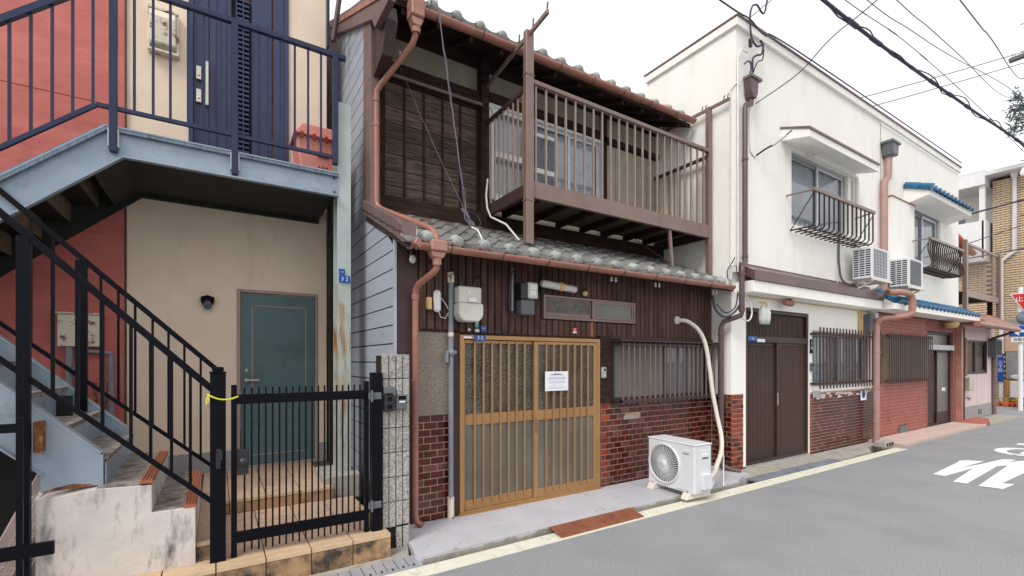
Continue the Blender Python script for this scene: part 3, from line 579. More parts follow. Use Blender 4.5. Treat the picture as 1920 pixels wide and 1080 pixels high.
for x in [-1.375, -1.255, -1.131, -1.008, -.882, -1.5, -1.62, -1.74, -.611, -.481, -.358, -.227, -.105, .03, .296, .422, .536, .664, .79, .915]:
    z0 = lerp(bot, x); z1 = lerp(top, x); ST.part('baluster', MB().box(x-.010, x+.010, .866, .880, z0, z1), 'navy')
# lower flight railings, front (y=-.4) and back (y=.85)
for y, tp, bt, posts, bars in (
    (-.41, [(-2.5, 3.95), (-.03, 1.415)], [(-2.5, 3.0), (-.03, .625)], [(-.975, .20, .058, 2.36)], [-1.11, -.848, -.735, -.618, -.477, -.375, -.263, -.158]),
    (.85, [(-2.6, 4.10), (.03, 1.50)], [(-2.6, 3.0), (.03, .57)], [(-.95, 1.15, .075, 2.45)], [-1.25, -1.12, -.828, -.715, -.603, -.483, -.37, -.254, -.131])):
    mb = MB(); mb.bar((tp[0][0], y, tp[0][1]), (tp[1][0], y, tp[1][1]), .028, .042, up=(1, 0, 1)); ST.part('top_rail', mb, 'black', bevel=.003)
    mb = MB(); mb.bar((bt[0][0], y, bt[0][1]), (bt[1][0], y, bt[1][1]), .022, .030, up=(1, 0, 1)); ST.part('bottom_rail', mb, 'black', bevel=.002)
    for x, z0, w, z1 in posts: ST.part('post', MB().box(x-w/2, x+w/2, y-.02, y+.025, z0, z1), 'black', bevel=.003)
    for x in bars: ST.part('baluster', MB().box(x-.009, x+.009, y-.007, y+.007, lerp(bt, x), lerp(tp, x)), 'black')
ST.part('rusted_edge', MB().prism([(-.915, .803), (-.66, .812), (-.70, .824), (-.78, .836), (-.86, .822)], -.3185, -.3165), 'rust')
ST.part('stair_post_bracket', MB().box(-.94, -.90, -.39, -.315, 1.06, 1.25), 'rust', bevel=.004)

# ---------------- gate, posts, block pillar
def gpost(x0, x1, z0, z1, lab, cap):
    t = T('gate_post', lab, 'gate post', ((x0+x1)/2, -.4, z0), 'posts of the black gate')
    t.part('post_shaft', MB().box(x0, x1, -.45, -.36, z0, z1), 'black', bevel=.004)
    if cap: t.part('post_cap', MB().box(x0-.004, x1+.004, -.454, -.356, z1, z1+.012), 'black', bevel=.002); t.part('cap_top', MB().box(x0+.012, x1-.012, -.44, -.37, z1+.012, z1+.045), 'black', bevel=.006)
    return t
gp = gpost(-.045, .05, .2, 1.53, 'black square gate post where the stair railing ends', True)
gp.part('latch', MB().box(-.01, .02, -.462, -.45, .86, 1.0).box(.0, .03, -.475, -.46, .92, .99), 'plastdark', bevel=.003)
gq = gpost(1.078, 1.165, .19, 1.52, 'black square gate post against the ribbed block pillar', False)
for z in (.40, 1.30): gq.part('hinge', MB().box(1.045, 1.15, -.468, -.451, z, z+.055).box(1.06, 1.075, -.49, -.468, z-.02, z+.075), 'metergrey', bevel=.003)
GA = T('metal_gate', 'closed black metal gate of thin upright bars', 'gate', (.6, -.41, .2))
GA.part('stile', MB().box(.082, .118, -.43, -.395, .205, 1.445), 'black', bevel=.003); GA.part('stile', MB().box(1.022, 1.058, -.43, -.395, .20, 1.45), 'black', bevel=.003)
GA.part('rail', MB().box(.118, 1.022, -.425, -.40, 1.305, 1.375), 'black', bevel=.003); GA.part('rail', MB().box(.118, 1.022, -.425, -.40, .305, .385), 'black', bevel=.003)
for i in range(19):
    x = .165+i*.0455; GA.part('bar', MB().box(x-.006, x+.006, -.431, -.4255, .235+.01*(i % 2), 1.425), 'black')
GA.part('lock_box', MB().box(.12, .19, -.45, -.39, .80, .98).lathe([(0, -.02), (.03, -.018), (.034, 0)], (.16, -.45, .89), 'y', 14), 'plastdark', bevel=.004)
mb = MB(); mb.tube([(-.062, -.455, 1.385), (-.045, -.462, 1.375), (-.02, -.464, 1.362), (.0, -.465, 1.352), (.03, -.465, 1.346), (.06, -.46, 1.344), (.09, -.452, 1.350), (.125, -.436, 1.362)], .0055, 6); mb.tube([(-.05, -.455, 1.38), (-.066, -.46, 1.345), (-.058, -.462, 1.315)], .0045, 6); mb.tube([(-.055, -.455, 1.375), (-.048, -.466, 1.34), (-.068, -.466, 1.32)], .004, 6)
single('yellow_tie', mb, 'yellow', 'yellow plastic tie wrapped round the gate post and gate', 'plastic tie', loc=(0, -.45, 1.36))
BP = T('block_pillar', 'pillar of pale ribbed concrete blocks beside the gate', 'pillar', (1.29, -.33, 0))
BP.part('pillar_core', MB().box(1.18, 1.408, -.392, -.20, 0, 1.66), 'dark')
rib = MB()
for a, b in ((-.121, -.063), (-.061, -.002), (.0, .058), (.060, .119)): rib.prism([(a, -.0), (a, -.008), (a+.007, -.024), (b-.007, -.024), (b, -.008), (b, 0)], -.1015, .1015, 'z')
rm_ = rib.mesh('block', ['block'], bevel=.002)
for i in range(8):
    if i == 0:
        BP.part('block', MB().box(1.295, 1.345, -.412, -.392, 0, .19).box(1.355, 1.405, -.412, -.392, 0, .19), 'block', bevel=.003)
        BP.part('block', MB().box(1.17, 1.228, -.412, -.392, .205, .215).box(1.235, 1.285, -.412, -.392, .2, .22), 'block')
    else: BP.inst('block', rm_, (1.292, -.392, .10+i*.21))
BP.part('block', MB().box(1.408, 1.414, -.4, -.2, .0, 1.66), 'block')
BP.part('cap_block', MB().box(1.172, 1.41, -.41, -.20, 1.66, 1.672), 'block', bevel=.003)
t = T('meter_box', 'dark grey intercom box with two sockets on the pillar, left one', 'intercom', (1.22, -.43, 1.2), 'boxes on the block pillar')
t.part('box_body', MB().box(1.178, 1.265, -.46, -.413, 1.19, 1.335), 'plastdark', bevel=.008); t.part('socket', MB().box(1.205, 1.24, -.464, -.46, 1.28, 1.315).box(1.205, 1.24, -.464, -.46, 1.215, 1.25), 'black'); t.part('hood', MB().box(1.172, 1.272, -.47, -.413, 1.345, 1.40), 'metergrey', bevel=.006)
t = T('doorbell', 'dark grey doorbell box with a light label on the pillar, right one', 'doorbell', (1.33, -.43, 1.2), 'boxes on the block pillar')
t.part('box_body', MB().box(1.285, 1.375, -.455, -.413, 1.20, 1.33), 'metergrey', bevel=.01); t.part('screen', MB().box(1.298, 1.362, -.458, -.455, 1.288, 1.318), 'black'); t.part('label_plate', MB().box(1.305, 1.355, -.458, -.455, 1.262, 1.276), 'white')
# fence and clutter at the far left
t = T('side_fence', 'black steel fence post with two rails left of the concrete steps', 'fence', (-.94, -.6, 0))
t.part('post', MB().box(-.955, -.928, -.615, -.588, .2, 1.30), 'black', bevel=.003); t.part('rail', MB().box(-3, -.955, -.612, -.59, 1.215, 1.265), 'black'); t.part('rail', MB().box(-3, -.80, -.612, -.59, .50, .575), 'black')
for i in range(8): t.part('bar', MB().box(-1.12-i*.13, -1.10-i*.13, -.605, -.596, .30, 1.3), 'black')
single('added_shade_panel', MB().box(-3.2, -.95, .55, .58, .19, 1.35), 'dark', 'added dark panel standing in for the deep shade under the lower stair flight', 'shade panel', loc=(-2, .56, .19))  # added only to darken the space below the stairs
t = T('plastic_lounger', 'greige plastic lounger back leaning in the dark corner under the stairs', 'plastic lounger', (-1.2, .1, .2))
m_ = Matrix.Translation((-1.03, -.12, .56)) @ Euler((R(-10), R(22), 0)).to_matrix().to_4x4()
t.part('back_panel', MB().box(-.09, .07, -.012, .012, -.45, .35, m=m_), 'junk', bevel=.01); t.part('back_label', MB().box(-.03, -.01, -.016, -.012, .15, .27, m=m_), 'white')
for n_, (ox, oy, oz, ry, w_, h_) in enumerate(((-.97, -.25, .66, 14, .07, .22), (-1.03, -.30, .48, 22, .08, .30), (-1.05, -.33, .25, 18, .10, .34))):
    m_ = Matrix.Translation((ox, oy, oz)) @ Euler((R(-8), R(ry), R(5*n_))).to_matrix().to_4x4(); mb = MB()
    for i in range(5): x = -w_/2+w_*i/4; mb.tube([m_@Vector((x, 0, -h_/2)), m_@Vector((x, 0, h_/2))], .0022, 5)
    for i in range(9): z = -h_/2+h_*i/8; mb.tube([m_@Vector((-w_/2, 0, z)), m_@Vector((w_/2, 0, z))], .002, 5)
    single('wire_rack', mb, 'silver', ('small wire rack at the top of the junk pile under the stairs', 'middle wire rack of the junk pile behind the fence post', 'lowest wire rack of the junk pile below the fence rail')[n_], 'wire rack', 'wire racks under the stairs', loc=(ox, oy, oz))

# ================================================================== WOODEN HOUSE
WH = T('wooden_house', 'old two storey wooden house with copper brown gutters and lavender side siding', 'house', (3.8, 0, 0))
X0, X1 = 1.42, 6.31
# body: lower front wall, upper front wall, side closing
mb = MB(); holes(mb, X0+.01, X1, 0, 2.9, .02, [(2.08, 4.0, .03, 1.89), (4.22, 6.28, 1.07, 1.88), (3.15, 4.62, 2.11, 2.36)], .06)
mb.quad((X0+.01, .02, 2.7), (X1, .02, 2.7), (X1, .02, 2.9), (X0+.01, .02, 2.9))
mb.box(X0+.01, X1, .9, 1.0, 2.7, 3.5); mb.quad((X0+.01, .02, 0), (X0+.01, 6, 0), (X0+.01, 6, 2.75), (X0+.01, .02, 2.75))
mb.quad((X0+.01, 6, 0), (X1, 6, 0), (X1, 6, 5.8), (X0+.01, 6, 5.8))
WH.part('wall', mb, 'darkwood')
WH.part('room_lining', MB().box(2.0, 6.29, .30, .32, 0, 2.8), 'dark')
mb = MB(); holes(mb, X0+.01, X1, 3.2, 6.0, 1.07, [(3.02, 5.0, 3.75, 5.0)], .05); WH.part('upper_wall', mb, 'plaster')
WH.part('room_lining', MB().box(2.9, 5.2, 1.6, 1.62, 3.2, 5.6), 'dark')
# corner strip and mortar panel at the left
WH.part('corner_board', MB().box(1.425, 1.64, -.005, .02, .0, 2.75), 'trimdark')
WH.part('corner_trim', MB().box(1.405, 1.432, -.015, .025, .0, 2.79), 'siding', bevel=.003)
WH.part('mortar_panel', MB().box(1.64, 1.98, -.004, .02, 1.08, 1.93), 'sand')
WH.part('brick_bed', MB().box(1.63, 2.03, .006, .03, .0, 1.085), 'mortar'); WH.part('brick_bed', MB().box(4.05, 6.31, .006, .03, 0, 1.085), 'mortar')
random.seed(21)
bricks(WH, None, 1.635, 2.03, .03, 1.08, .006, .143, .070, .0095, ['brick']*6+['brickdull'])
bricks(WH, None, 4.052, 6.30, .0, 1.08, .006, .1405, .072, .0095, ['brick']*6+['brickdull'], edge=('l', 'brickor'), skip=lambda x, z: 4.42 < x < 4.72 and .83 < z < .92)
WH.part('air_brick', MB().box(4.44, 4.70, -.012, .02, .855, .905).box(4.46, 4.68, -.015, -.012, .868, .892), 'plaster', bevel=.003)
WH.part('skirting', MB().box(2.0, 2.09, -.01, .05, 0, 1.9), 'trimdark')
# planks of the lower front
PM = {}
def plank(x, w, z0, z1):
    k = (round(w, 3), round(z1-z0, 3))
    if k not in PM:
        h = (z1-z0)/2; b = MB(); a = w/2
        b.add([(-a, 0, -h), (a, 0, -h), (a, 0, h), (-a, 0, h), (-a+.006, -.014, -h), (a-.006, -.014, -h), (a-.006, -.014, h), (-a+.006, -.014, h)],
              [(4, 5, 6, 7), (0, 1, 5, 4), (1, 2, 6, 5), (2, 3, 7, 6), (3, 0, 4, 7)]); PM[k] = b.mesh('plank', ['plank'])
    WH.inst('plank', PM[k], (x, .012, (z0+z1)/2))
n = 54; wp = (6.30-1.65)/n
for i in range(n):
    x = 1.65+wp*(i+.5); zb = 1.93 if x < 2.05 or x > 4.0 else 1.91
    if 3.10 < x < 4.66: plank(x, wp-.008, zb, 2.09); plank(x, wp-.008, 2.385, 2.80)
    else: plank(x, wp-.008, zb, 2.80)
WH.part('lintel', MB().box(1.60, 2.08, -.012, .012, 1.905, 1.932).box(2.08, 4.02, -.012, .012, 1.888, 1.91).box(4.02, 6.3, -.014, .012, 1.885, 1.93), 'darkwood')
WH.part('orange_batten', MB().box(3.868, 3.905, -.010, .0, 1.91, 2.09), 'orange')
WH.part('door_post', MB().box(4.005, 4.235, -.02, .02, 1.085, 1.885), 'darkwood', bevel=.004)
# transom window
tw = WH.part('transom_window', frame_mb(3.14, 4.63, 2.10, 2.375, -.03, .03, .028), 'bal', bevel=.003)
WH.part('sash', frame_mb(3.17, 3.88, 2.13, 2.35, 0, .02, .022, wb=.05), 'bal', parent=tw, bevel=.002); WH.part('sash', frame_mb(3.885, 4.6, 2.13, 2.35, -.022, 0, .03), 'bal', parent=tw, bevel=.002)
WH.part('pane', MB().box(3.19, 3.86, .008, .012, 2.18, 2.33), 'patglass', parent=tw); WH.part('pane', MB().box(3.915, 4.57, -.013, -.009, 2.16, 2.32), 'frost', parent=tw)
# golden sliding door
sd = WH.part('sliding_door', frame_mb(2.083, 4.0, .04, 1.885, -.035, .06, .045, wb=.03), 'gold', label='bronze gold sliding entrance door with patterned glass', bevel=.003)
for x0, x1, y in ((2.13, 3.05, .018), (3.01, 3.955, -.014)):
    mb = frame_mb(x0, x1, .07, 1.835, y-.014, y+.014, .055 if x0 > 3 else .03, wb=.10, wt=.035)
    mb.box(x0+.03, x1-.03, y-.013, y+.013, .945, 1.06); WH.part('door_leaf', mb, 'gold', parent=sd, bevel=.003)
    WH.part('pane', MB().box(x0+.03, x1-.03, y+.002, y+.006, 1.06, 1.80), 'patglass', parent=sd); WH.part('pane', MB().box(x0+.03, x1-.03, y+.002, y+.006, .17, .945), 'frost', parent=sd)
    nb = 7; a = x0+.03 if x0 < 3 else x0+.055; b = x1-.04 if x0 < 3 else x1-.055
    if x0 < 3: b = 2.995
    for i in range(nb):
        x = a+(b-a)*(i+1)/(nb+1); WH.part('bar', MB().box(x-.009, x+.009, y-.030, y-.0145, .12, 1.815), 'gold', parent=sd)
WH.part('handle', MB().box(3.022, 3.044, -.034, -.028, .80, .97), 'trim', parent=sd, bevel=.002)
WH.part('threshold', MB().box(2.06, 4.01, -.06, .02, .036, .06), 'gold', parent=sd)
# lower window with bar grille
lw = WH.part('window', frame_mb(4.22, 6.28, 1.08, 1.88, -.02, .06, .035), 'trimdark', bevel=.003)
WH.part('sash', frame_mb(4.26, 5.26, 1.115, 1.845, .01, .03, .03), 'trimdark', parent=lw); WH.part('sash', frame_mb(5.24, 6.24, 1.115, 1.845, .035, .055, .03), 'trimdark', parent=lw)
WH.part('pane', MB().box(4.29, 5.23, .018, .022, 1.145, 1.815), 'frost', parent=lw); WH.part('pane', MB().box(5.27, 6.21, .043, .047, 1.145, 1.815), 'glass', parent=lw)
mb = MB(); mb.add([(5.27+i*.033, .070+.010*math.sin(i*1.35), z) for z in (1.12, 1.84) for i in range(30)], [(i, i+1, 31+i, 30+i) for i in range(29)], 0, True); WH.part('curtain', mb, 'curtain2', parent=lw)
gr = WH.part('window_grille', MB().box(4.235, 6.29, -.16, -.13, 1.095, 1.125).box(4.235, 6.29, -.16, -.13, 1.81, 1.835).box(4.235, 4.26, -.16, -.02, 1.095, 1.125).box(6.265, 6.29, -.16, -.02, 1.095, 1.125), 'trimdark', bevel=.002)
for i in range(21):
    x = 4.28+i*.0985; WH.part('bar', MB().box(x-.008, x+.008, -.155, -.139, 1.075, 1.845), 'bal' if i % 4 else 'trim', parent=gr)
WH.part('grille_hood', MB().box(4.20, 6.30, -.19, .0, 1.862, 1.882).box(4.20, 6.3, -.02, .0, 1.90, 1.925), 'trimdark', parent=gr, bevel=.002)
WH.part('sill', MB().box(4.22, 6.29, -.06, .0, 1.062, 1.082), 'trimdark', parent=lw)
# lower pent roof with grey tiles
RS = .43
def rz(y): return 2.70+(y+.36)*RS
mb = MB(); mb.prism([(-.36, 2.655), (-.36, 2.69), (.95, 3.26), (.95, 3.20)], X0+.04, X1-.005, 'x'); rf = WH.part('lower_roof', mb, 'darkwood')
TP = .2925
def tile_mesh(eave):
    b = MB(); prof = [(-.146, .018), (-.12, .004), (-.08, -.006), (-.03, -.008), (.02, .0), (.05, .018), (.075, .046), (.10, .052), (.125, .044), (.150, .018)]
    L_ = .285; n = len(prof); vs = [(x, 0, z+.022) for x, z in prof]+[(x, L_, z-.002) for x, z in prof]+[(x, .002, z) for x, z in prof]
    b.add(vs, [(i, i+1, n+i+1, n+i) for i in range(n-1)], 0, True); b.add(vs, [(2*n+i, 2*n+i+1, i+1, i) for i in range(n-1)])
    if eave:
        b.lathe([(0, -.040), (.03, -.038), (.050, -.026), (.060, -.004), (.060, .06)], (.10, 0, .014), 'y', 16, mi=1)
        e = [(-.150, .020), (-.10, .010), (-.03, .006), (.03, .012), (.045, .020), (.045, -.004), (.02, -.028), (-.03, -.038), (-.09, -.034), (-.13, -.016), (-.15, 0)]
        b.prism(e, -.016, .008, mi=1)
    me = b.mesh('eave_tile' if eave else 'roof_tile', ['tilegrey', 'tileeave']); return me
te, tn = tile_mesh(True), tile_mesh(False)
ang = math.atan(RS)
for i in range(16):
    x = 1.595-.10+i*TP
    for j in range(6):
        y = -.375+j*.225; o = WH.inst('eave_tile' if j == 0 else 'roof_tile', te if j == 0 else tn, (x, y, rz(y)+.014), rot=(ang, 0, R(random.uniform(-.6, .6)) if j == 0 else 0), parent=rf)
WH.part('ridge_flashing', MB().box(X0+.08, X1-.01, .86, .95, 3.24, 3.30).box(X0+.1, 3.0, .80, .86, 3.235, 3.25), 'trim', parent=rf)
WH.part('wall_foot', MB().box(X0+.05, X1-.01, .93, 1.06, 3.2, 3.42), 'darkwood')
WH.part('eave_board', MB().box(X0+.05, X1-.01, -.35, -.33, 2.62, 2.69).box(X0+.05, X1-.01, -.02, .01, 2.72, 2.82), 'darkwood')
# lower side verge and box end
mb = MB(); mb.prism([(-.20, 2.74), (-.20, 2.90), (.98, 3.42), (.98, 3.27)], 1.365, 1.432, 'x'); mb.prism([(-.36, 2.66), (-.36, 2.80), (-.20, 2.90), (-.20, 2.74)], 1.36, 1.44, 'x')
mb.box(1.36, 1.49, -.37, -.355, 2.66, 2.84); WH.part('verge_trim', mb, 'trim', bevel=.003)
mb = MB(); mb.prism([(-.34, 2.62), (-.34, 2.66), (.95, 3.24), (.95, 3.18)], 1.40, 1.44, 'x'); WH.part('verge_underside', mb, 'trimdark')
WH.part('verge_bracket', MB().box(1.46, 1.50, -.36, -.20, 2.64, 2.80), 'silver')
# side siding boards
random.seed(9)
z = 0.0; k = 0
def sd_start(zz): return .0 if zz < 2.74 else (min(.86, (zz-2.74)/.44*1.0) if zz < 3.2 else (.78 if zz < 5.50 else .94+(zz-5.56)/.5))
zz = -.01
while zz < 8.2:
    z1 = zz+.1785; a0, a1 = sd_start(zz), sd_start(z1-.01)
    if zz > 5.3: a0, a1 = max(.78, .94+(zz-5.50)/.5), max(.78, .94+(z1-5.50)/.5)
    mb = MB(); mb.prism([(a0, zz+.013), (6, zz+.013), (6, z1), (a1, z1)] if a0 < 5.9 else [(5.9, zz), (6, zz), (6, z1), (5.9, z1)], X0-.008, X0+.006, 'x'); WH.part('siding_board', mb, 'siding')
    WH.part('siding_groove', MB().box(X0-.002, X0+.006, a0+.01, 6, zz-.001, zz+.007), 'dark') if 0 else None
    zz = z1
    if a0 > 5.5: break
mb = MB(); mb.prism([(.01, 0), (6, 0), (6, 7.9), (.94, 5.45), (.80, 5.3), (.80, 3.1), (.01, 2.72)], X0, X0+.004, 'x'); WH.part('side_wall', mb, 'dark')
WH.part('corner_post', MB().box(1.40, 1.50, .76, 1.06, 3.28, 5.40), 'trim', bevel=.003)
# upper shutter panel: boards and battens
SB = MB().box(-.63, .63, -.012, .012, -.088, .088).mesh('shutter_board', ['shutter'], bevel=.004)
for i in range(8): WH.inst('shutter_board', SB, (2.225, 1.03, 3.57+i*.184), rot=(R(2.5), 0, 0))
for i in range(6): WH.part('batten', MB().box(1.61+i*.243, 1.635+i*.243, 1.002, 1.02, 3.48, 4.93), 'darkwood')
WH.part('shutter_frame', MB().box(1.58, 2.86, .96, 1.03, 4.93, 4.985).box(1.58, 2.86, .98, 1.03, 4.86, 4.9).box(1.58, 2.86, .96, 1.03, 3.40, 3.48).box(1.56, 1.60, .97, 1.04, 3.40, 4.98), 'darkwood', bevel=.004)
WH.part('upper_pole', MB().tube([(1.60, .93, 4.90), (2.86, .93, 4.90)], .022), 'trim'); WH.part('lower_pole', MB().tube([(1.60, .93, 3.50), (2.86, .93, 3.44)], .016), 'trim')
WH.part('dark_post', MB().box(2.86, 2.97, .93, 1.06, 3.3, 5.5), 'darkwood', bevel=.004)
WH.part('dark_post', MB().box(5.02, 5.10, .98, 1.06, 3.3, 5.4), 'darkwood', bevel=.004)
WH.part('beam', MB().box(1.5, 6.3, .98, 1.06, 5.0, 5.09).box(2.97, 5.02, .95, 1.06, 5.0, 5.12), 'darkwood', bevel=.004)
WH.part('beam', MB().box(1.5, 6.3, 1.0, 1.06, 5.42, 5.6), 'darkwood')
for i in range(5): WH.part('wall_panel', MB().box(5.11+i*.238, 5.34+i*.238, 1.045, 1.062, 3.4, 5.0), 'plaster', bevel=.002)
WH.part('wire_insulator', MB().lathe([(0, -.05), (.025, -.045), (.018, -.02), (.03, 0), (.018, .02), (.02, .05)], (1.74, .80, 5.05), 'z', 10), 'white')
# upper window
uw = WH.part('window', frame_mb(3.0, 5.02, 3.74, 5.0, .98, 1.08, .04), 'alu', bevel=.003)
WH.part('sash', frame_mb(3.04, 3.78, 3.78, 4.96, 1.0, 1.02, .045).box(3.08, 3.74, 1.0, 1.02, 4.32, 4.40), 'alu', parent=uw, bevel=.002)
WH.part('sash', frame_mb(3.72, 4.40, 3.78, 4.96, 1.03, 1.05, .035), 'alu', parent=uw); WH.part('sash', frame_mb(4.34, 4.98, 3.78, 4.96, 1.055, 1.075, .035), 'alu', parent=uw)
WH.part('sash', frame_mb(3.55, 4.12, 3.78, 4.80, .975, .995, .05).box(3.6, 4.07, .975, .995, 4.24, 4.31), 'white', parent=uw, bevel=.002)
WH.part('screen', MB().box(3.60, 4.07, .986, .988, 3.83, 4.75), 'metergrey', parent=uw)
mb = MB()
for i in range(34): mb.box(3.60, 4.07, .978, .984, 3.84+i*.0268, 3.852+i*.0268)
WH.part('screen_slats', mb, 'bluecover', parent=uw)
for x0, x1, y in ((3.08, 3.74, 1.01), (3.75, 4.37, 1.04), (4.37, 4.95, 1.065)): WH.part('pane', MB().box(x0, x1, y-.002, y+.002, 3.81, 4.93), 'glass', parent=uw)
mb = MB(); mb.add([(3.02+i*.036, 1.092+.008*math.sin(i*1.2), z) for z in (3.72, 5.0) for i in range(56)], [(i, i+1, 57+i, 56+i) for i in range(55)], 0, True); WH.part('curtain', mb, 'curtain', parent=uw)
# upper eave
def uz(y): return 5.36+(y-.36)*.45
mb = MB(); mb.prism([(.38, 5.30), (.38, 5.36), (6.2, 7.98), (6.2, 7.90)], X0-.03, X1-.004, 'x'); ur = WH.part('upper_roof', mb, 'darkwood')
ua = math.atan(.45)
for i in range(16):
    for j in range(3):
        y = .345+j*.225; WH.inst('eave_tile' if j == 0 else 'roof_tile', te if j == 0 else tn, (1.595-.05+i*TP, y, uz(y)+.045), rot=(ua, 0, 0), parent=ur)
WH.part('roof_sheet', MB().prism([(1.0, 5.68), (1.0, 5.72), (6.2, 8.06), (6.2, 8.0)], X0-.02, X1-.01, 'x'), 'tilegrey', parent=ur)
for i in range(12): WH.part('rafter', MB().prism([(.40, 5.24), (.40, 5.30), (1.06, 5.60), (1.06, 5.54)], 1.62+i*.4, 1.66+i*.4, 'x'), 'darkwood', parent=ur)
mb = MB(); mb.prism([(.02, 5.03), (.02, 5.20), (.50, 5.42), (6.0, 8.10), (6.0, 7.92), (.60, 5.20), (.5, 5.05)], 1.365, 1.43, 'x'); WH.part('verge_trim', mb, 'trim', bevel=.004)
mb = MB(); mb.prism([(.30, 5.22), (.30, 5.28), (6.0, 8.02), (6.0, 7.96)], 1.35, 1.366, 'x'); WH.part('verge_cap', mb, 'copper2')
WH.part('verge_box_end', MB().prism([(.45, 4.78), (.30, 5.06), (.35, 5.22), (.98, 5.52), (.98, 4.98), (.75, 4.70)], 1.43, 1.55, 'x'), 'trimdark', bevel=.004)
# gutters and downpipes
def gutter(x0, x1, y, z0, z1, name='gutter'):
    mb = MB(); n = 9
    for (xa, za), (xb, zb) in (((x0, z0), (x1, z1)),):
        vs = []
        for x, zc in ((xa, za), (xb, zb)):
            for k in range(n): a = math.pi+math.pi*k/(n-1); vs.append((x, y+.055*math.cos(a), zc+.055*math.sin(a)))
            for k in range(n): a = 2*math.pi-math.pi*k/(n-1); vs.append((x, y+.050*math.cos(a), zc+.050*math.sin(a)))
        m_ = 2*n; mb.add(vs, [(k, (k+1) % m_, m_+(k+1) % m_, m_+k) for k in range(m_)], 0, True); mb.add(vs[:m_], [tuple(range(m_))]); mb.add(vs[m_:], [tuple(range(m_))])
    g_ = WH.part(name, mb, 'copper')
    for i in range(int((x1-x0)/.55)):
        x = x0+.3+i*.55; zc = z0+(z1-z0)*(x-x0)/(x1-x0)
        mb = MB(); mb.tube([(x, y+.058*math.cos(a), zc+.058*math.sin(a)) for a in [math.pi+math.pi*k/8 for k in range(9)]]+[(x+.01, y+.06, zc+.05)], .004, 5); WH.part('gutter_bracket', mb, 'trimdark', parent=g_)
    return g_
gutter(1.50, 6.20, -.40, 2.655, 2.68); gutter(1.66, 6.26, .28, 5.27, 5.36)
def pipe(t, pts, r, m, name='downpipe', n=12, collars=()):
    mb = MB(); mb.tube(pts, r, n)
    for (a, b) in collars: mb.tube([a, b], r+.006, n)
    return t.part(name, mb, m)
# upper hopper and pipe run
mb = MB(); mb.box(1.66, 1.80, .20, .36, 5.14, 5.34); mb.prism([(1.66, 5.14), (1.80, 5.14), (1.765, 5.05), (1.695, 5.05)], .22, .34); mb.lathe([(.045, -.05), (.05, 0)], (1.73, .28, 5.05), 'z', 12); WH.part('rain_hopper', mb, 'copper2', bevel=.012)
pipe(WH, [(1.73, .28, 5.05), (1.73, .30, 4.98), (1.72, .34, 4.93), (1.50, .72, 4.62), (1.465, .76, 4.56), (1.46, .76, 4.48), (1.46, .76, 3.36), (1.47, .74, 3.30), (1.50, .68, 3.25), (1.66, -.22, 2.86), (1.67, -.30, 2.82), (1.675, -.37, 2.76), (1.675, -.38, 2.70)], .032, 'copper',
     collars=(((1.46, .76, 4.50), (1.46, .76, 4.44)), ((1.46, .76, 4.20), (1.46, .76, 4.17)), ((1.668, -.32, 2.80), (1.675, -.37, 2.75))))
mb = MB(); mb.prism([(1.60, 2.62), (1.75, 2.62), (1.735, 2.70), (1.615, 2.70)][::-1], -.46, -.33); mb.box(1.597, 1.753, -.465, -.325, 2.60, 2.695); mb.prism([(1.60, 2.60), (1.75, 2.60), (1.72, 2.54), (1.63, 2.54)], -.445, -.345); mb.lathe([(.042, 0), (.04, -.06)], (1.675, -.395, 2.54), 'z', 12); WH.part('rain_hopper', mb, 'copper2', bevel=.01)
pipe(WH, [(1.675, -.395, 2.50), (1.672, -.385, 2.45), (1.655, -.36, 2.42), (1.60, -.14, 2.34), (1.59, -.09, 2.29), (1.59, -.08, 2.22), (1.59, -.08, .14), (1.60, -.10, .08), (1.64, -.14, .06)], .030, 'copper',
     collars=(((1.59, -.08, 2.25), (1.59, -.08, 2.20)), ((1.59, -.08, 1.44), (1.59, -.08, 1.42)), ((1.59, -.08, .82), (1.59, -.08, .80)), ((1.59, -.08, 1.0), (1.59, -.08, .985))))
WH.part('gutter_end', MB().prism([(1.44, 2.64), (1.50, 2.60), (1.52, 2.66), (1.47, 2.70)], -.45, -.35), 'copper', bevel=.006)
# small lamp under the box end
t = T('bulb_lamp', 'small bare outdoor lamp under the roof box end by the copper downpipe', 'lamp', (1.53, -.12, 2.6))
t.part('lamp_socket', MB().lathe([(.02, .05), (.028, 0), (.03, -.02)], (1.54, -.14, 2.62), 'z', 10).tube([(1.54, .0, 2.66), (1.54, -.14, 2.67)], .012), 'plastdark'); t.part('lamp_bulb', MB().lathe([(.022, 0), (.034, -.03), (.026, -.06), (0, -.075)], (1.54, -.14, 2.60), 'z', 12), 'bulb')

# fittings on the front
t = T('gas_meter', 'ivory gas meter on the brown planks above the golden door', 'gas meter', (2.14, -.12, 2.2))
t.part('meter_body', MB().prism([(2.01, 2.19), (2.265, 2.19), (2.265, 2.36), (2.01, 2.36)], -.16, -.02), 'meter', bevel=.012)
t.part('meter_body', MB().prism([(2.00, 2.19), (2.27, 2.19), (2.27, 2.08), (2.25, 2.04), (2.215, 2.01), (2.055, 2.01), (2.02, 2.04), (2.00, 2.08)], -.19, -.03), 'meter', bevel=.01)
t.part('dial_plate', MB().box(2.11, 2.20, -.175, -.16, 2.205, 2.25).lathe([(0, -.01), (.022, -.008), (.025, 0)], (2.12, -.16, 2.30), 'y', 12), 'white', bevel=.003)
t.part('pipe', MB().tube([(2.06, -.09, 2.36), (2.06, -.09, 2.50), (2.0, -.08, 2.52), (1.95, -.05, 2.50)], .015), 'plastdark'); mb = MB(); mb.tube([(2.21, -.09, 2.36), (2.21, -.09, 2.47), (2.28, -.07, 2.49), (2.28, -.02, 2.49)], .015); t.part('pipe', mb, 'plastdark')
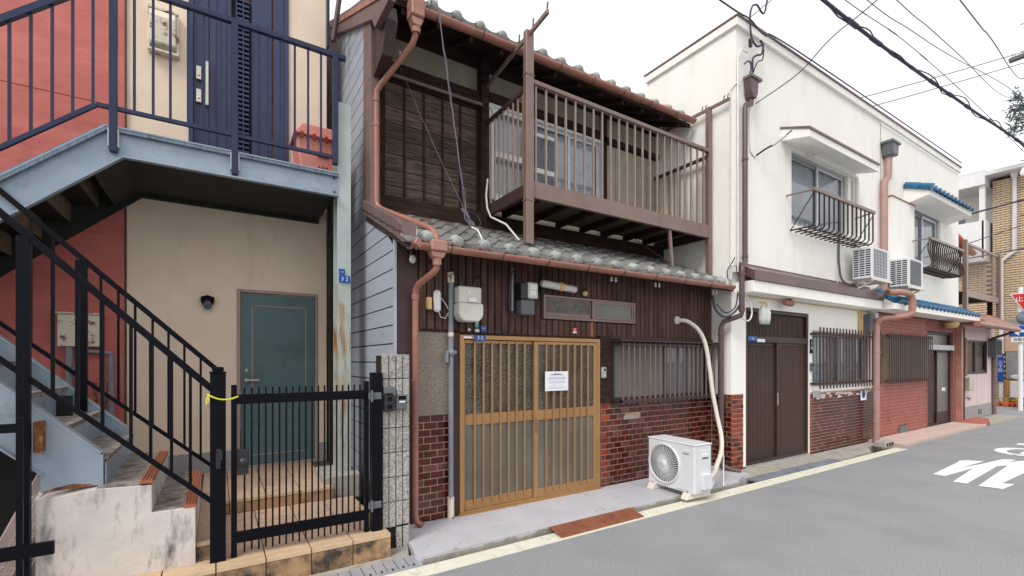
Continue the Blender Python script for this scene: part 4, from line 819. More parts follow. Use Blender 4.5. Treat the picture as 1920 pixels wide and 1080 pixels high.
t = T('gas_riser', 'grey riser pipe with valve left of the golden door', 'pipe', (1.97, -.05, .04))
mb = MB(); mb.tube([(1.972, -.05, .22), (1.972, -.05, 2.48)], .026, 12); t.part('pipe', mb, 'grey')
mb = MB(); mb.tube([(1.972, -.05, .04), (1.972, -.05, .26)], .034, 12); mb.tube([(1.972, -.05, 2.40), (1.972, -.05, 2.50)], .034, 12); mb.tube([(1.972, -.05, 1.86), (1.972, -.05, 1.90)], .03, 12); t.part('pipe_sleeve', mb, 'lampbox')
mb = MB(); mb.lathe([(0, -.045), (.03, -.04), (.036, 0), (.03, .02)], (1.972, -.05, 1.70), 'y', 12); mb.box(1.91, 1.93, -.09, -.03, 1.60, 1.72); mb.tube([(1.91, -.05, 1.70), (2.03, -.05, 1.70)], .02, 8); t.part('valve', mb, 'grey', bevel=.003)
t = T('yellow_box', 'small yellowish junction box below the copper downpipe bend', 'junction box', (1.745, -.03, 2.1))
t.part('box_body', MB().box(1.725, 1.772, -.055, .0, 2.12, 2.24), 'cork', bevel=.008); t.part('box_glands', MB().lathe([(.008, -.03), (.010, 0)], (1.737, -.03, 2.12), 'z', 8).lathe([(.008, -.03), (.010, 0)], (1.76, -.03, 2.12), 'z', 8), 'plastdark')
t = T('white_box', 'white rounded terminal box with a hanging cable left of the gas meter', 'terminal box', (1.83, -.03, 2.2))
t.part('box_body', MB().box(1.795, 1.868, -.065, .0, 2.10, 2.315), 'white', bevel=.02); t.part('cable', MB().tube([(1.85, -.03, 2.11), (1.87, -.03, 2.05), (1.92, -.04, 2.04), (1.95, -.04, 2.10)], .004, 6).tube([(1.868, -.03, 2.25), (1.93, -.04, 2.17), (1.95, -.04, 2.13)], .004, 6), 'wirewht')
t = T('electric_meter', 'electricity meter with black back and grey terminal cover', 'electric meter', (2.9, -.1, 2.2))
t.part('meter_back', MB().box(2.765, 2.86, -.13, .0, 2.29, 2.46), 'plastdark', bevel=.006); t.part('meter_window', MB().box(2.85, 2.985, -.14, -.02, 2.30, 2.475), 'bulb', bevel=.012)
t.part('dial_plate', MB().box(2.875, 2.96, -.145, -.14, 2.40, 2.45).box(2.87, 2.95, -.145, -.14, 2.33, 2.385), 'white'); t.part('terminal_cover', MB().box(2.775, 2.955, -.12, .0, 2.12, 2.285), 'metergrey', bevel=.012)
mb = MB(); mb.tube([(2.70, -.05, 2.62), (2.70, -.05, 2.16)], .014); t.part('conduit', mb, 'grey'); t.part('cable', MB().tube([(2.70, -.06, 2.6), (2.67, -.07, 2.5), (2.66, -.05, 2.3), (2.67, -.05, 2.18), (2.72, -.06, 2.10), (2.80, -.05, 2.12)], .009, 6).tube([(2.70, -.06, 2.50), (2.80, -.07, 2.48), (2.82, -.06, 2.44)], .006, 6), 'wire')
t = T('tube_lamp', 'old cylindrical fluorescent lamp with a yellowed clamp above the transom window', 'lamp', (3.3, -.1, 2.47))
t.part('lamp_tube', MB().tube([(3.055, -.10, 2.485), (3.07, -.10, 2.483), (3.54, -.10, 2.452), (3.555, -.10, 2.451)], [.03, .042, .042, .03], 14), 'bulb'); t.part('clamp', MB().tube([(3.30, -.10, 2.47), (3.36, -.10, 2.466)], .05, 14).box(3.31, 3.35, -.06, 0, 2.45, 2.49), 'cork')
t.part('lamp_bracket', MB().box(3.09, 3.14, -.06, .0, 2.40, 2.62), 'greensteel')
t = T('round_bell', 'small round yellowed bell above the transom window', 'bell', (3.85, -.02, 2.42))
t.part('bell_dome', MB().lathe([(0, -.035), (.025, -.03), (.035, -.01), (.036, 0)], (3.77, -.01, 2.435), 'y', 14), 'cork'); t.part('bell_ring', MB().lathe([(.036, -.006), (.052, -.004), (.055, 0)], (3.77, -.005, 2.44), 'y', 16), 'plastdark')
t = T('intercom', 'small white door intercom with black lens on the dark post right of the golden door', 'intercom', (4.06, -.04, 1.47))
t.part('intercom_body', MB().box(4.015, 4.095, -.055, -.02, 1.40, 1.54), 'alusilver', bevel=.01); t.part('lens', MB().lathe([(0, -.008), (.014, -.006), (.016, 0)], (4.06, -.055, 1.505), 'y', 12), 'plastdark'); t.part('push_button', MB().lathe([(0, -.004), (.008, -.003), (.009, 0)], (4.055, -.055, 1.435), 'y', 10), 'white')
t = T('number_plate', 'blue house number plate reading 3-2 on the golden door frame', 'number plate', (2.32, -.04, 1.85))
t.part('plate', MB().box(2.245, 2.375, -.043, -.037, 1.825, 1.885), 'bluesign', bevel=.002); text(t, 'lettering', '3-2', .055, (2.31, -.0445, 1.855))
t = T('district_plate', 'small blue address sticker above the house number plate', 'sticker', (2.38, -.01, 1.97))
t.part('plate', MB().box(2.335, 2.395, -.012, -.006, 1.925, 1.985), 'bluesign'); text(t, 'lettering', '1-4', .026, (2.365, -.0135, 1.957))
t = T('teal_tag', 'upright teal name tag above the blue number plate', 'tag', (2.29, -.02, 2.0))
t.part('tag_plate', MB().box(2.262, 2.302, -.02, -.008, 1.965, 2.09), 'teal', bevel=.003); t.part('tag_foot', MB().box(2.26, 2.31, -.025, -.008, 1.915, 1.95), 'meter', bevel=.004); text(t, 'lettering', '水\n道', .03, (2.282, -.0215, 2.03))
single('round_stud', MB().lathe([(0, -.018), (.012, -.014), (.017, 0)], (2.20, -.004, 1.94), 'y', 10), 'white', 'tiny white round stud left of the teal tag', 'stud', loc=(2.2, 0, 1.94))
t = T('red_sticker', 'small red and white square sticker on the planks above the golden door', 'sticker', (3.61, -.01, 1.98))
t.part('sticker_face', MB().box(3.58, 3.645, -.010, -.004, 1.945, 2.01), 'redsign'); t.part('white_square', MB().box(3.585, 3.64, -.0115, -.010, 1.948, 1.966), 'paper'); text(t, 'lettering', '消', .034, (3.612, -.0125, 1.986))
t = T('paper_notice', 'white paper notice taped to the right leaf of the golden door', 'notice', (3.31, -.05, 1.4))
t.part('sheet', MB().box(3.14, 3.475, -.0535, -.0525, 1.272, 1.495), 'paper')
mb = MB(); random.seed(14)
for zz_, w0, h_ in ((1.462, .05, .010), (1.45, .09, .012), (1.425, .11, .005), (1.408, .14, .007), (1.392, .11, .004), (1.372, .12, .004), (1.360, .10, .004), (1.335, .09, .003), (1.31, .12, .004), (1.295, .13, .003)):
    x = 3.31-w0
    while x < 3.31+w0: l_ = random.uniform(.006, .02); mb.box(x, x+l_, -.0541, -.0536, zz_, zz_+h_); x += l_+.004
t.part('printed_lines', mb, 'ink', kind='stuff')
t = T('name_strip', 'white strip sticker at the upper left of the golden door frame', 'sticker', (2.17, -.04, 1.86)); t.part('strip', MB().box(2.12, 2.21, -.0385, -.036, 1.85, 1.868), 'paper')
for x in (3.98, 4.75, 5.95):
    t = T('insulator_pair', {3.98: 'pair of tiny glass insulators under the lower gutter above the transom window', 4.75: 'pair of tiny glass insulators under the lower gutter right of the transom window', 5.95: 'pair of tiny glass insulators under the lower gutter beside the cream wall'}[x], 'insulator', (x, -.3, 2.6), 'insulators under the lower gutter')
    for dx in (-.03, .04): t.part('knob', MB().lathe([(.008, .05), (.016, .03), (.010, .015), (.018, 0), (0, -.015)], (x+dx, -.28, 2.57), 'z', 8), 'bulb')

single('white_hook', MB().tube(smooth([(2.99, .98, 4.72), (3.04, .97, 4.76), (3.07, .97, 4.84), (3.04, .97, 4.92), (2.99, .98, 4.95), (2.96, .98, 4.90)]), .022, 8), 'wirewht', 'small white curved hook at the left end of the balcony behind the rail', 'hook', loc=(3, .98, 4.8))
random.seed(55); mb = MB()
def grime(x0, x1, y, zb, hmax, ax='x'):
    x = x0
    while x < x1:
        w_ = random.uniform(.015, .05); h_ = random.uniform(.004, hmax)*(1 if random.random() < .6 else .4); mb.add([(x, y, zb), (x+w_, y, zb), (x+w_*.7, y, zb+h_), (x+w_*.25, y, zb+h_*.8)], [(0, 1, 2, 3)]); x += w_*.9
for a in ((1.64, 2.06, -.010, .041, .03), (4.06, 6.29, -.010, .041, .026), (6.34, 6.6, -.330, .012, .03), (8.6, 10.8, -.330, .012, .03), (11.4, 14.1, -.325, .05, .02), (16.7, 19.4, -.325, .02, .03)): grime(*a)
for i in range(90):
    x = random.uniform(1.7, 6.2); y = -.02-abs(random.gauss(0, .03)); r_ = random.uniform(.004, .014); mb.add([(x-r_, y, .0415), (x, y-r_*.6, .0425), (x+r_, y, .0415), (x, y+r_*.5, .0425)], [(0, 1, 2, 3)])
single('wall_foot_grime', mb, 'gutterdirt', 'dirt and grit gathered along the feet of the walls', kind='stuff')
# ---------------- balcony
BA = T('balcony', 'brown grey aluminium balcony with upright bars hung on the wooden house', 'balcony', (4.6, 0, 3.45))
BA.part('front_beam', MB().box(2.99, 6.20, -.02, .03, 3.455, 3.645), 'bal', bevel=.004)
BA.part('side_beam', MB().box(2.90, 2.94, .03, 1.05, 3.455, 3.60), 'trimdark', bevel=.004); BA.part('side_beam', MB().box(6.22, 6.26, .03, 1.05, 3.455, 3.60), 'trimdark', bevel=.004)
BA.part('floor_deck', MB().box(2.94, 6.22, .03, 1.0, 3.60, 3.615), 'soffit')
for i in range(7): BA.part('joist', MB().box(3.2+i*.45, 3.25+i*.45, .03, 1.0, 3.52, 3.60), 'darkwood')
BA.part('front_post', MB().box(2.888, 2.99, -.05, .02, 2.92, 5.30), 'bal', bevel=.005); BA.part('front_post', MB().box(6.20, 6.27, -.03, .04, 2.86, 5.42), 'bal', bevel=.005)
BA.part('post_joint', MB().box(2.882, 2.996, -.055, .025, 3.40, 3.415).box(2.882, 2.996, -.055, .025, 4.80, 4.812), 'trim')
BA.part('top_rail', MB().box(2.99, 6.20, -.03, .03, 4.735, 4.785), 'bal', bevel=.005)
BA.part('side_rail', MB().box(2.92, 2.96, .02, 1.02, 4.66, 4.71), 'trimdark', bevel=.004); BA.part('side_rail', MB().box(6.21, 6.25, .04, 1.02, 4.66, 4.71), 'trimdark', bevel=.004)
bm_ = MB().box(-.011, .011, -.011, .011, -.55, .55).mesh('bar', ['balbar'])
for i in range(22): BA.inst('bar', bm_, (3.045+i*.1455, .0, 4.19))
bs_ = MB().box(-.009, .009, -.009, .009, -.54, .54).mesh('bar', ['balbar'])
for i in range(9): BA.inst('bar', bs_, (2.94, .10+i*.105, 4.13)); BA.inst('bar', bs_, (6.23, .10+i*.105, 4.13))
a1 = BA.part('laundry_arm', MB().bar((2.94, 1.0, 5.16), (2.94, -.38, 5.30), .03, .05), 'bal', bevel=.003)
a2 = BA.part('laundry_arm', MB().bar((6.24, .92, 5.40), (6.24, -.33, 5.40), .03, .045), 'bal', bevel=.003)
mb = MB()
for y in (-.36, -.10, .18): mb.bar((2.94, y, 5.30-y*.05), (2.94, y-.01, 5.385-y*.05), .014)
BA.part('hook', mb, 'trim', parent=a1)
mb = MB()
for y in (-.30, -.24, .06, .12, .45, .5, .8, .85): mb.tube([(6.24, y, 5.41), (6.24, y, 5.46), (6.235, y-.02, 5.48)], .008, 6)
BA.part('hook', mb, 'trim', parent=a2)
BA.part('strut', MB().bar((5.36, .02, 3.46), (5.42, .02, 2.95), .045, .03), 'bal'); BA.part('brace', MB().bar((5.15, .6, 3.5), (5.40, .05, 3.0), .008), 'trimdark').parent = BA.o
# balcony cable and twisted drop wires
single('hanging_cable', MB().tube([(2.93, .9, 3.95), (2.88, .85, 3.72), (2.84, .75, 3.52), (2.86, .70, 3.40), (2.90, .4, 3.24), (2.97, .22, 3.02)], .012, 8), 'wirewht', 'pale cable hanging down between shutter panel and balcony', 'cable', loc=(2.9, .8, 3.4))
t = T('drop_wires', 'twisted service wires dropping across the dark shutter panel to the tiles', 'wires', (2.2, 0, 3.1))
def wob(a, b, n, amp, sag=0):
    a, b = Vector(a), Vector(b); return [a.lerp(b, i/n)+Vector((random.uniform(-amp, amp), 0, random.uniform(-amp, amp)-sag*4*(i/n)*(1-i/n))) for i in range(n+1)]
random.seed(4)
for k in range(2): t.part('wire', MB().tube(wob((1.75+k*.012, 0, 5.8), (2.17+k*.01, 0, 3.13), 26, .006, .02), .0035, 5), 'wirew')
t.part('wire', MB().tube(wob((1.68, .80, 5.05), (2.17, 0, 3.13), 18, .004, .03), .002, 5), 'wirew')
mb = MB()
for k in range(7): mb.tube(wob((2.13+random.uniform(-.03, .03), 0, 3.18), (2.24+random.uniform(-.03, .03), -.03, 2.99), 4, .02), .004, 5)
t.part('wire_clamp', mb, 'wirew'); t.part('wire', MB().tube([(2.22, -.02, 3.0), (2.24, -.12, 2.95), (2.235, -.2, 2.86), (2.20, -.3, 2.78)], .009, 6), 'wirewht')
t.part('wire', MB().tube([(2.17, 0, 3.13), (2.25, .1, 3.2), (2.35, .1, 3.18), (2.37, .05, 3.08), (2.31, 0, 3.02)], .004, 5), 'wire')

# ---------------- air conditioner standing across the pavement
AC = T('air_conditioner', 'white outdoor air conditioner standing on the lavender pavement by the glazed bricks', 'air conditioner', (4.56, -.30, .04))
AR = Matrix.Translation((4.56, -.30, .0)) @ Matrix.Rotation(R(-93), 4, 'Z')      # local x runs along the fan face, local y into the body
def A(mb): mb.v = [tuple(AR @ Vector(v)) for v in mb.v]; return mb
W_, D_, H0, H1 = .70, .29, .10, .665
AC.part('casing', A(MB().box(0, W_, 0, D_, H0, H1-.01)), 'acbody', bevel=.014); AC.part('lid', A(MB().box(-.006, W_+.006, -.006, D_+.006, H1-.014, H1+.006)), 'acbody', bevel=.008)
fx, fz, fr = .265, .385, .232
AC.part('fan_opening', A(MB().lathe([(0, -.002), (fr-.005, -.002)], (fx, 0, fz), 'y', 40)), 'plastdark')
AC.part('fan_ring', A(MB().lathe([(fr-.012, -.002), (fr-.012, -.02), (fr+.006, -.022), (fr+.012, -.001)], (fx, 0, fz), 'y', 40)), 'acbody')
mb = MB()
for k in range(46):
    a = 2*math.pi*k/46; a2_ = a+.22; p = (fx+.045*math.cos(a), -.018, fz+.045*math.sin(a)); q = (fx+.14*math.cos(a+.14), -.019, fz+.14*math.sin(a+.14)); r_ = (fx+(fr-.01)*math.cos(a2_), -.012, fz+(fr-.01)*math.sin(a2_))
    mb.bar(p, q, .0065, .004, up=(0, 1, 0)); mb.bar(q, r_, .0085, .004, up=(0, 1, 0))
mb.lathe([(.10, -.02), (.104, -.02)], (fx, 0, fz), 'y', 40)
AC.part('fan_grille', A(mb), 'acbody')
AC.part('fan_hub', A(MB().lathe([(0, -.028), (.042, -.026), (.05, -.012)], (fx, 0, fz), 'y', 20)), 'acbody')
mb = MB()
for k in range(3):
    a = 2*math.pi*k/3+.4; mb.add([(fx+r*math.cos(a+da), -.006+dy, fz+r*math.sin(a+da)) for r, da, dy in ((.04, -.2, .0), (.21, -.35, .0), (.21, .45, .003), (.04, .4, .003))], [(0, 1, 2, 3)])
AC.part('fan_blade', A(mb), 'plastdark')
AC.part('name_plate', A(MB().box(.535, .65, -.005, .0, .575, .60)), 'white', bevel=.002)
mb = MB()
for k in range(6): mb.box(.548+k*.013, .557+k*.013, -.003, 0, .545, .557)
AC.part('name_marks', A(mb), 'metergrey')
AC.part('front_marks', A(MB().box(.46, .62, -.0015, 0, .128, .131)), 'metergrey')
AC.part('valve_cover', A(MB().box(W_, W_+.006, .07, .27, .14, .60).box(W_+.006, W_+.05, .10, .24, .16, .33)), 'acbody', bevel=.006); AC.part('handle_recess', A(MB().box(W_+.006, W_+.016, .12, .22, .52, .56)), 'white', bevel=.004); AC.part('handle_recess', A(MB().box(W_+.006, W_+.009, .12, .22, .50, .515)), 'metergrey')
for x in (.08, W_-.10):
    f_ = AC.part('foot', A(MB().prism([(-.07, .04), (.37, .04), (.33, .11), (-.03, .11)], x-.045, x+.045, 'x')), 'hose', bevel=.008); AC.part('foot_bolt', A(MB().tube([(x, .0, .10), (x, .0, .125)], .008)), 'metergrey', parent=f_)
t = T('duct_hose', 'ivory wrapped hose curving from the plank wall down to the air conditioner', 'hose', (5.5, -.05, 2.2))
t.part('wall_flange', MB().lathe([(0, -.03), (.04, -.028), (.058, -.012), (.06, 0)], (5.50, -.0, 2.19), 'y', 16), 'hose')
hp = smooth([(5.50, -.02, 2.19), (5.60, -.09, 2.17), (5.80, -.14, 2.04), (5.90, -.20, 1.85), (5.93, -.24, 1.5), (5.98, -.26, 1.15), (6.03, -.30, .82), (6.0, -.38, .60), (5.80, -.52, .42), (5.40, -.72, .31), (5.10, -.88, .27), (4.80, -1.06, .26)], 6)
hp = smooth([(5.50, -.02, 2.19), (5.60, -.10, 2.17), (5.76, -.16, 2.05), (5.86, -.20, 1.85), (5.90, -.24, 1.5), (5.93, -.27, 1.15), (5.96, -.32, .82), (5.90, -.42, .58), (5.66, -.58, .42), (5.30, -.76, .32), (4.96, -.93, .27), (4.70, -1.0, .25)], 6)
t.part('hose_body', MB().tube(hp, [.028+.0012*(i % 2) for i in range(len(hp))], 12), 'hose')
t.part('drain_hose', MB().tube(smooth([(5.90, -.42, .58), (5.75, -.55, .35), (5.55, -.68, .15), (5.40, -.78, .03)]), .010, 8), 'wirewht'); t.part('earth_lead', MB().tube(smooth([(4.72, -1.0, .20), (4.85, -.98, .14), (4.95, -.95, .19)]), .008, 6), 'wirewht')

# ================================================================== CREAM HOUSE
CH = T('cream_house', 'cream rendered two storey house with brown metal canopy and glazed brick base', 'house', (8.8, -.31, 0))
XL, XM, XR = 6.31, 11.3, 16.1
mb = MB(); holes(mb, XL, XM, 0, 3.05, -.31, [(6.68, 8.56, .03, 2.42), (8.68, 10.95, 1.16, 2.14)], .14)
mb.quad((XL, -.31, 0), (XL, -.31, 3.05), (XL, 3, 3.05), (XL, 3, 0))
CH.part('lower_wall', mb, 'cream')
mb = MB(); holes(mb, XL+.01, XM, 3.0, 6.46, -.375, [(7.86, 9.86, 3.84, 5.04)], .16)
mb.quad((XL+.01, -.375, 2.9), (XL+.01, -.375, 6.46), (XL+.01, 1.26, 6.46), (XL+.01, 1.26, 2.9)); mb.quad((XL+.01, 1.26, 2.9), (XL+.01, 8, 2.9), (XL+.01, 8, 5.4), (XL+.01, 1.26, 5.4))
mb.quad((XL+.01, 1.26, 5.4), (XL+.01, 1.26, 6.46), (XM, 1.26, 6.46), (XM, 1.26, 5.4)); mb.quad((XL+.01, -.375, 6.44), (XM, -.375, 6.44), (XM, 1.26, 6.44), (XL+.01, 1.26, 6.44))
mb.quad((XL, 1.26, 5.4), (XM, 1.26, 5.4), (XM, 8, 5.4), (XL, 8, 5.4)); mb.quad((XL, -.375, 3.0), (XM, -.375, 3.0), (XM, -.30, 3.0), (XL, -.30, 3.0)); mb.quad((XL, 8, 0), (XM, 8, 0), (XM, 8, 5.4), (XL, 8, 5.4))
CH.part('upper_wall', mb, 'cream')
CH.part('parapet_band', MB().box(XL-.03, XM, -.42, -.37, 6.44, 6.56).box(XL-.03, XL+.01, -.369, 1.28, 6.441, 6.559), 'cream', bevel=.003)
CH.part('parapet_cap', MB().box(XL-.045, XM, -.44, -.30, 6.56, 6.585).box(XL-.045, XL+.05, -.298, 1.3, 6.561, 6.584), 'trim', bevel=.003)
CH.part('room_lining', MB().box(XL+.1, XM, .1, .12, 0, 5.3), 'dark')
# roof stuff behind the parapet
CH.part('roof_board', MB().box(7.6, 10.2, -.25, -.2, 6.585, 6.80), 'alu')
# glazed brick pillar and base
CH.part('brick_bed', MB().box(XL-.004, 6.60, -.316, -.31, 0, 1.125), 'mortar'); CH.part('brick_bed', MB().box(8.58, XM, -.316, -.31, 0, 1.07), 'mortar'); CH.part('brick_bed', MB().box(XL-.006, XL, -.316, .0, 0, 1.125), 'mortar')
random.seed(33)
c1, _ = bricks(CH, None, XL-.012, 6.60, .0, 1.12, -.316, .145, .070, .0105, ['brickor', 'brickor', 'brickor', 'brick'])
c2, _ = bricks(CH, None, -.318, .0, .0, 1.12, XL-.006, .1405, .072, .0095, ['brick']*5+['brickdull'], axis='x')
c3, rest = bricks(CH, None, 8.585, 9.95, .0, 1.04, -.316, .125, .056, .010, ['brick', 'brick', 'brick', 'brick', 'brickdull'], limit=300-c1-c2, edge=('l', 'brickor'))
c4, rest2 = bricks(CH, None, 9.95, XM, .0, 1.04, -.316, .125, .056, .010, ['brick'], limit=0)
rest.add(rest2.v, rest2.f); CH.part('far_bricks', rest, 'brick', kind='stuff')
mb = MB(); random.seed(8)
for i in range(34):
    x = 8.75+random.random()*2.1; z = .93+random.random()*.10; mb.box(x, x+.05+random.random()*.1, -.335-random.random()*.004, -.325, z, z+.03)
CH.part('old_render_patch', mb, 'pinkwall', kind='stuff')
# slatted sliding door
cd = CH.part('sliding_door', frame_mb(6.68, 8.56, .03, 2.41, -.30, -.20, .05).box(6.73, 8.51, -.30, -.21, 1.90, 2.0), 'door2', label='dark brown sliding door with fine upright slats', bevel=.004)
for x0, x1, y in ((6.73, 7.66, -.235), (7.60, 8.51, -.265)):
    CH.part('door_leaf', frame_mb(x0, x1, .04, 1.90, y-.015, y+.015, .045, wb=.17).box(x0+.04, x1-.04, y+.004, y+.012, .1, 1.86), 'door2', parent=cd, bevel=.003)
sm_ = MB().box(-.007, .007, -.007, .0, -.84, .84).mesh('slat', ['door2bar'])
for i in range(22):
    CH.inst('slat', sm_, (6.795+i*.0375, -.235-.003, 1.04), parent=cd); CH.inst('slat', sm_, (7.665+i*.037, -.265-.003, 1.04), parent=cd)
s2_ = MB().box(-.006, .006, -.012, .0, -.175, .175).mesh('slat', ['door2bar'])
for i in range(44): CH.inst('slat', s2_, (6.76+i*.0395, -.25, 2.18), parent=cd)
CH.part('pane', MB().box(6.73, 8.51, -.235, -.23, 2.0, 2.36), 'patglass', parent=cd); CH.part('threshold', MB().box(6.68, 8.56, -.33, -.2, .012, .035), 'alusilver', parent=cd)
CH.part('handle', MB().box(7.61, 7.63, -.288, -.28, .9, 1.1), 'alusilver', parent=cd)
# lower window behind lattice
lw = CH.part('window', frame_mb(8.68, 10.95, 1.16, 2.14, -.28, -.18, .04), 'alusilver')
CH.part('sash', frame_mb(8.72, 9.85, 1.2, 2.1, -.25, -.23, .04), 'alusilver', parent=lw); CH.part('sash', frame_mb(9.8, 10.91, 1.2, 2.1, -.22, -.2, .04), 'alusilver', parent=lw)
CH.part('pane', MB().box(8.76, 9.81, -.242, -.238, 1.24, 2.06), 'glass', parent=lw); CH.part('pane', MB().box(9.84, 10.87, -.212, -.208, 1.24, 2.06), 'glass', parent=lw)
mb = MB(); mb.add([(8.72+i*.04, -.175+.012*math.sin(i*1.3), z) for z in (1.18, 2.12) for i in range(56)], [(i, i+1, 57+i, 56+i) for i in range(55)], 0, True); CH.part('curtain', mb, 'curtain', parent=lw)
lt = CH.part('window_lattice', MB().box(8.60, 11.14, -.43, -.40, 1.20, 1.245).box(8.60, 11.14, -.43, -.40, 2.06, 2.10).box(8.60, 8.63, -.40, -.31, 2.06, 2.10).box(11.11, 11.14, -.40, -.31, 2.06, 2.10).box(8.60, 8.63, -.40, -.31, 1.2, 1.24), 'lattice', bevel=.003)
for i in range(21): CH.part('bar', MB().box(8.66+i*.1225, 8.697+i*.1225, -.442, -.43, 1.13, 2.19), 'lattice', parent=lt)
# canopy over the ground floor
mb = MB(); mb.prism([(-.375, 3.03), (-.36, 2.90), (-.60, 2.77), (-.60, 2.90)], 6.40, 10.80, 'x'); CH.part('canopy_sheet', mb, 'brownband', bevel=.004)
CH.part('canopy_edge', MB().box(6.40, 10.80, -.61, -.595, 2.765, 2.91).box(6.40, 10.8, -.38, -.37, 3.02, 3.05), 'brownband', bevel=.003)
CH.part('canopy_soffit', MB().box(6.42, 10.78, -.585, -.31, 2.60, 2.765), 'cream', bevel=.004) 
CH.part('surface_conduit', MB().tube([(6.45, -.33, 2.585), (11.0, -.33, 2.585)], .008, 6).tube([(10.45, -.33, 2.57), (10.45, -.33, 2.12)], .014, 6).tube([(10.55, -.34, 2.57), (10.55, -.34, 2.14)], .018, 6), 'cork')
# upper window, hood, grille
uw = CH.part('window', frame_mb(7.86, 9.86, 3.84, 5.04, -.33, -.22, .045), 'alusilver', bevel=.003)
CH.part('sash', frame_mb(7.9, 8.90, 3.88, 5.0, -.28, -.26, .04), 'alusilver', parent=uw); CH.part('sash', frame_mb(8.85, 9.82, 3.88, 5.0, -.31, -.29, .04), 'alu', parent=uw)
CH.part('pane', MB().box(7.94, 8.87, -.272, -.268, 3.92, 4.96), 'glass', parent=uw); CH.part('pane', MB().box(8.89, 9.78, -.302, -.298, 3.92, 4.96), 'glass', parent=uw)
mb = MB(); mb.add([(7.9+i*.036, -.235+.012*math.sin(i*1.1), z) for z in (3.86, 5.02) for i in range(56)], [(i, i+1, 57+i, 56+i) for i in range(55)], 0, True); CH.part('curtain', mb, 'curtain', parent=uw)
hd = CH.part('window_hood', MB().prism([(-.375, 5.10), (-.375, 5.29), (-.80, 5.12), (-.80, 5.0)], 7.53, 10.02, 'x'), 'cream', bevel=.004)
CH.part('hood_cap', MB().prism([(-.375, 5.293), (-.375, 5.315), (-.82, 5.145), (-.82, 5.11), (-.803, 5.12)], 7.51, 10.04, 'x'), 'trim', parent=hd)
CH.part('shutter_case', MB().box(8.35, 10.0, -.44, -.375, 5.045, 5.12).tube([(8.45, -.46, 5.02), (8.43, -.44, 5.06)], .03, 8), 'cream', bevel=.012)
CH.part('wall_pipe', MB().tube([(9.9, -.40, 5.08), (10.1, -.42, 5.05), (10.13, -.42, 4.95), (10.13, -.42, 2.95)], .035, 10), 'cream'); CH.part('window_reveal_pipe', MB().tube([(10.02, -.40, 4.98), (10.02, -.40, 3.9)], .02, 8), 'hose')
def balconette(t, x0, x1, z0, z1, curved, n):
    g = t.part('window_guard', MB().box(x0, x1, -.76, -.71, z1-.03, z1+.03), 'bal', bevel=.008)
    t.part('side_arm', MB().bar((x0+.05, -.72, z1), (x0-.08, -.375, z1-.02), .02), 'trim', parent=g); t.part('side_arm', MB().bar((x1-.05, -.72, z1), (x1+.05, -.375, z1-.02), .02), 'trim', parent=g)
    for i in range(n):
        x = x0+.04+(x1-x0-.08)*i/(n-1)
        P = smooth([(x, -.73, z1), (x, -.70, z1-.22), (x, -.76, z0+.12), (x, -.74, z0+.02), (x, -.62, z0-.01), (x, -.375, z0)], 4) if curved else [(x, -.73, z1), (x, -.73, z0+.04), (x, -.70, z0), (x, -.375, z0)]
        t.part('bar', MB().tube(P, .0125, 6), 'guard', parent=g)
    t.part('bottom_rail', MB().box(x0, x1, -.66, -.64, z0-.02, z0+.0).box(x0, x1, -.52, -.50, z0-.02, z0), 'trimdark', parent=g)
    for s, x in ((1, x0+.03), (-1, x1-.03)): t.part('stay', MB().bar((x, -.73, z1-.05), (x-.02*s, -.40, z0), .012), 'trimdark', parent=g)
balconette(CH, 7.78, 10.0, 3.72, 4.28, False, 14)
t = T('corner_downpipe', 'dark brown downpipe with square hopper at the corner of the cream house', 'downpipe', (6.5, -.45, 2.5))
mb = MB(); mb.prism([(6.49, 5.72), (6.70, 5.72), (6.68, 5.52), (6.64, 5.44), (6.55, 5.44), (6.51, 5.52)], -.50, -.385); t.part('rain_hopper', mb, 'pipebrown', bevel=.012); t.part('hopper_rim', MB().box(6.48, 6.76, -.52, -.385, 5.715, 5.76), 'trim', bevel=.006)
t.part('pipe', MB().tube([(6.595, -.44, 5.44), (6.59, -.44, 5.37), (6.46, -.44, 5.32), (6.44, -.44, 5.26), (6.44, -.44, 3.10), (6.43, -.45, 3.04), (6.28, -.50, 2.95), (6.265, -.50, 2.88), (6.265, -.50, 2.32), (6.26, -.49, 2.26), (6.17, -.28, 2.18), (6.155, -.25, 2.10), (6.155, -.25, .16), (6.16, -.27, .09), (6.20, -.40, .06), (6.24, -.50, .055)], .037, 12), 'pipebrown')
mb = MB()
for a in ((6.44, -.44, 4.55), (6.44, -.44, 3.14), (6.265, -.50, 2.86), (6.265, -.50, 2.36), (6.155, -.25, 2.02), (6.155, -.25, 1.12)): mb.tube([a, (a[0], a[1], a[2]-.04)], .044, 12)
t.part('collar', mb, 'pipebrown')
t = T('corner_cables', 'white cables and conduits running down the corner of the cream house', 'cables', (6.35, -.4, 3))
t.part('cable', MB().tube([(6.30, -.30, 3.0), (6.30, -.30, 5.55), (6.31, -.38, 5.62), (6.42, -.40, 5.60)], .010, 6).tube([(6.335, -.395, 2.9), (6.335, -.395, 6.0), (6.40, -.41, 6.12), (6.55, -.41, 6.13)], .014, 6), 'wirewht')
t.part('cable', MB().tube(smooth([(6.42, -.42, 2.62), (6.52, -.45, 2.5), (6.60, -.45, 2.32), (6.52, -.45, 2.2), (6.42, -.42, 2.22)]), .011, 6), 'wirewht')
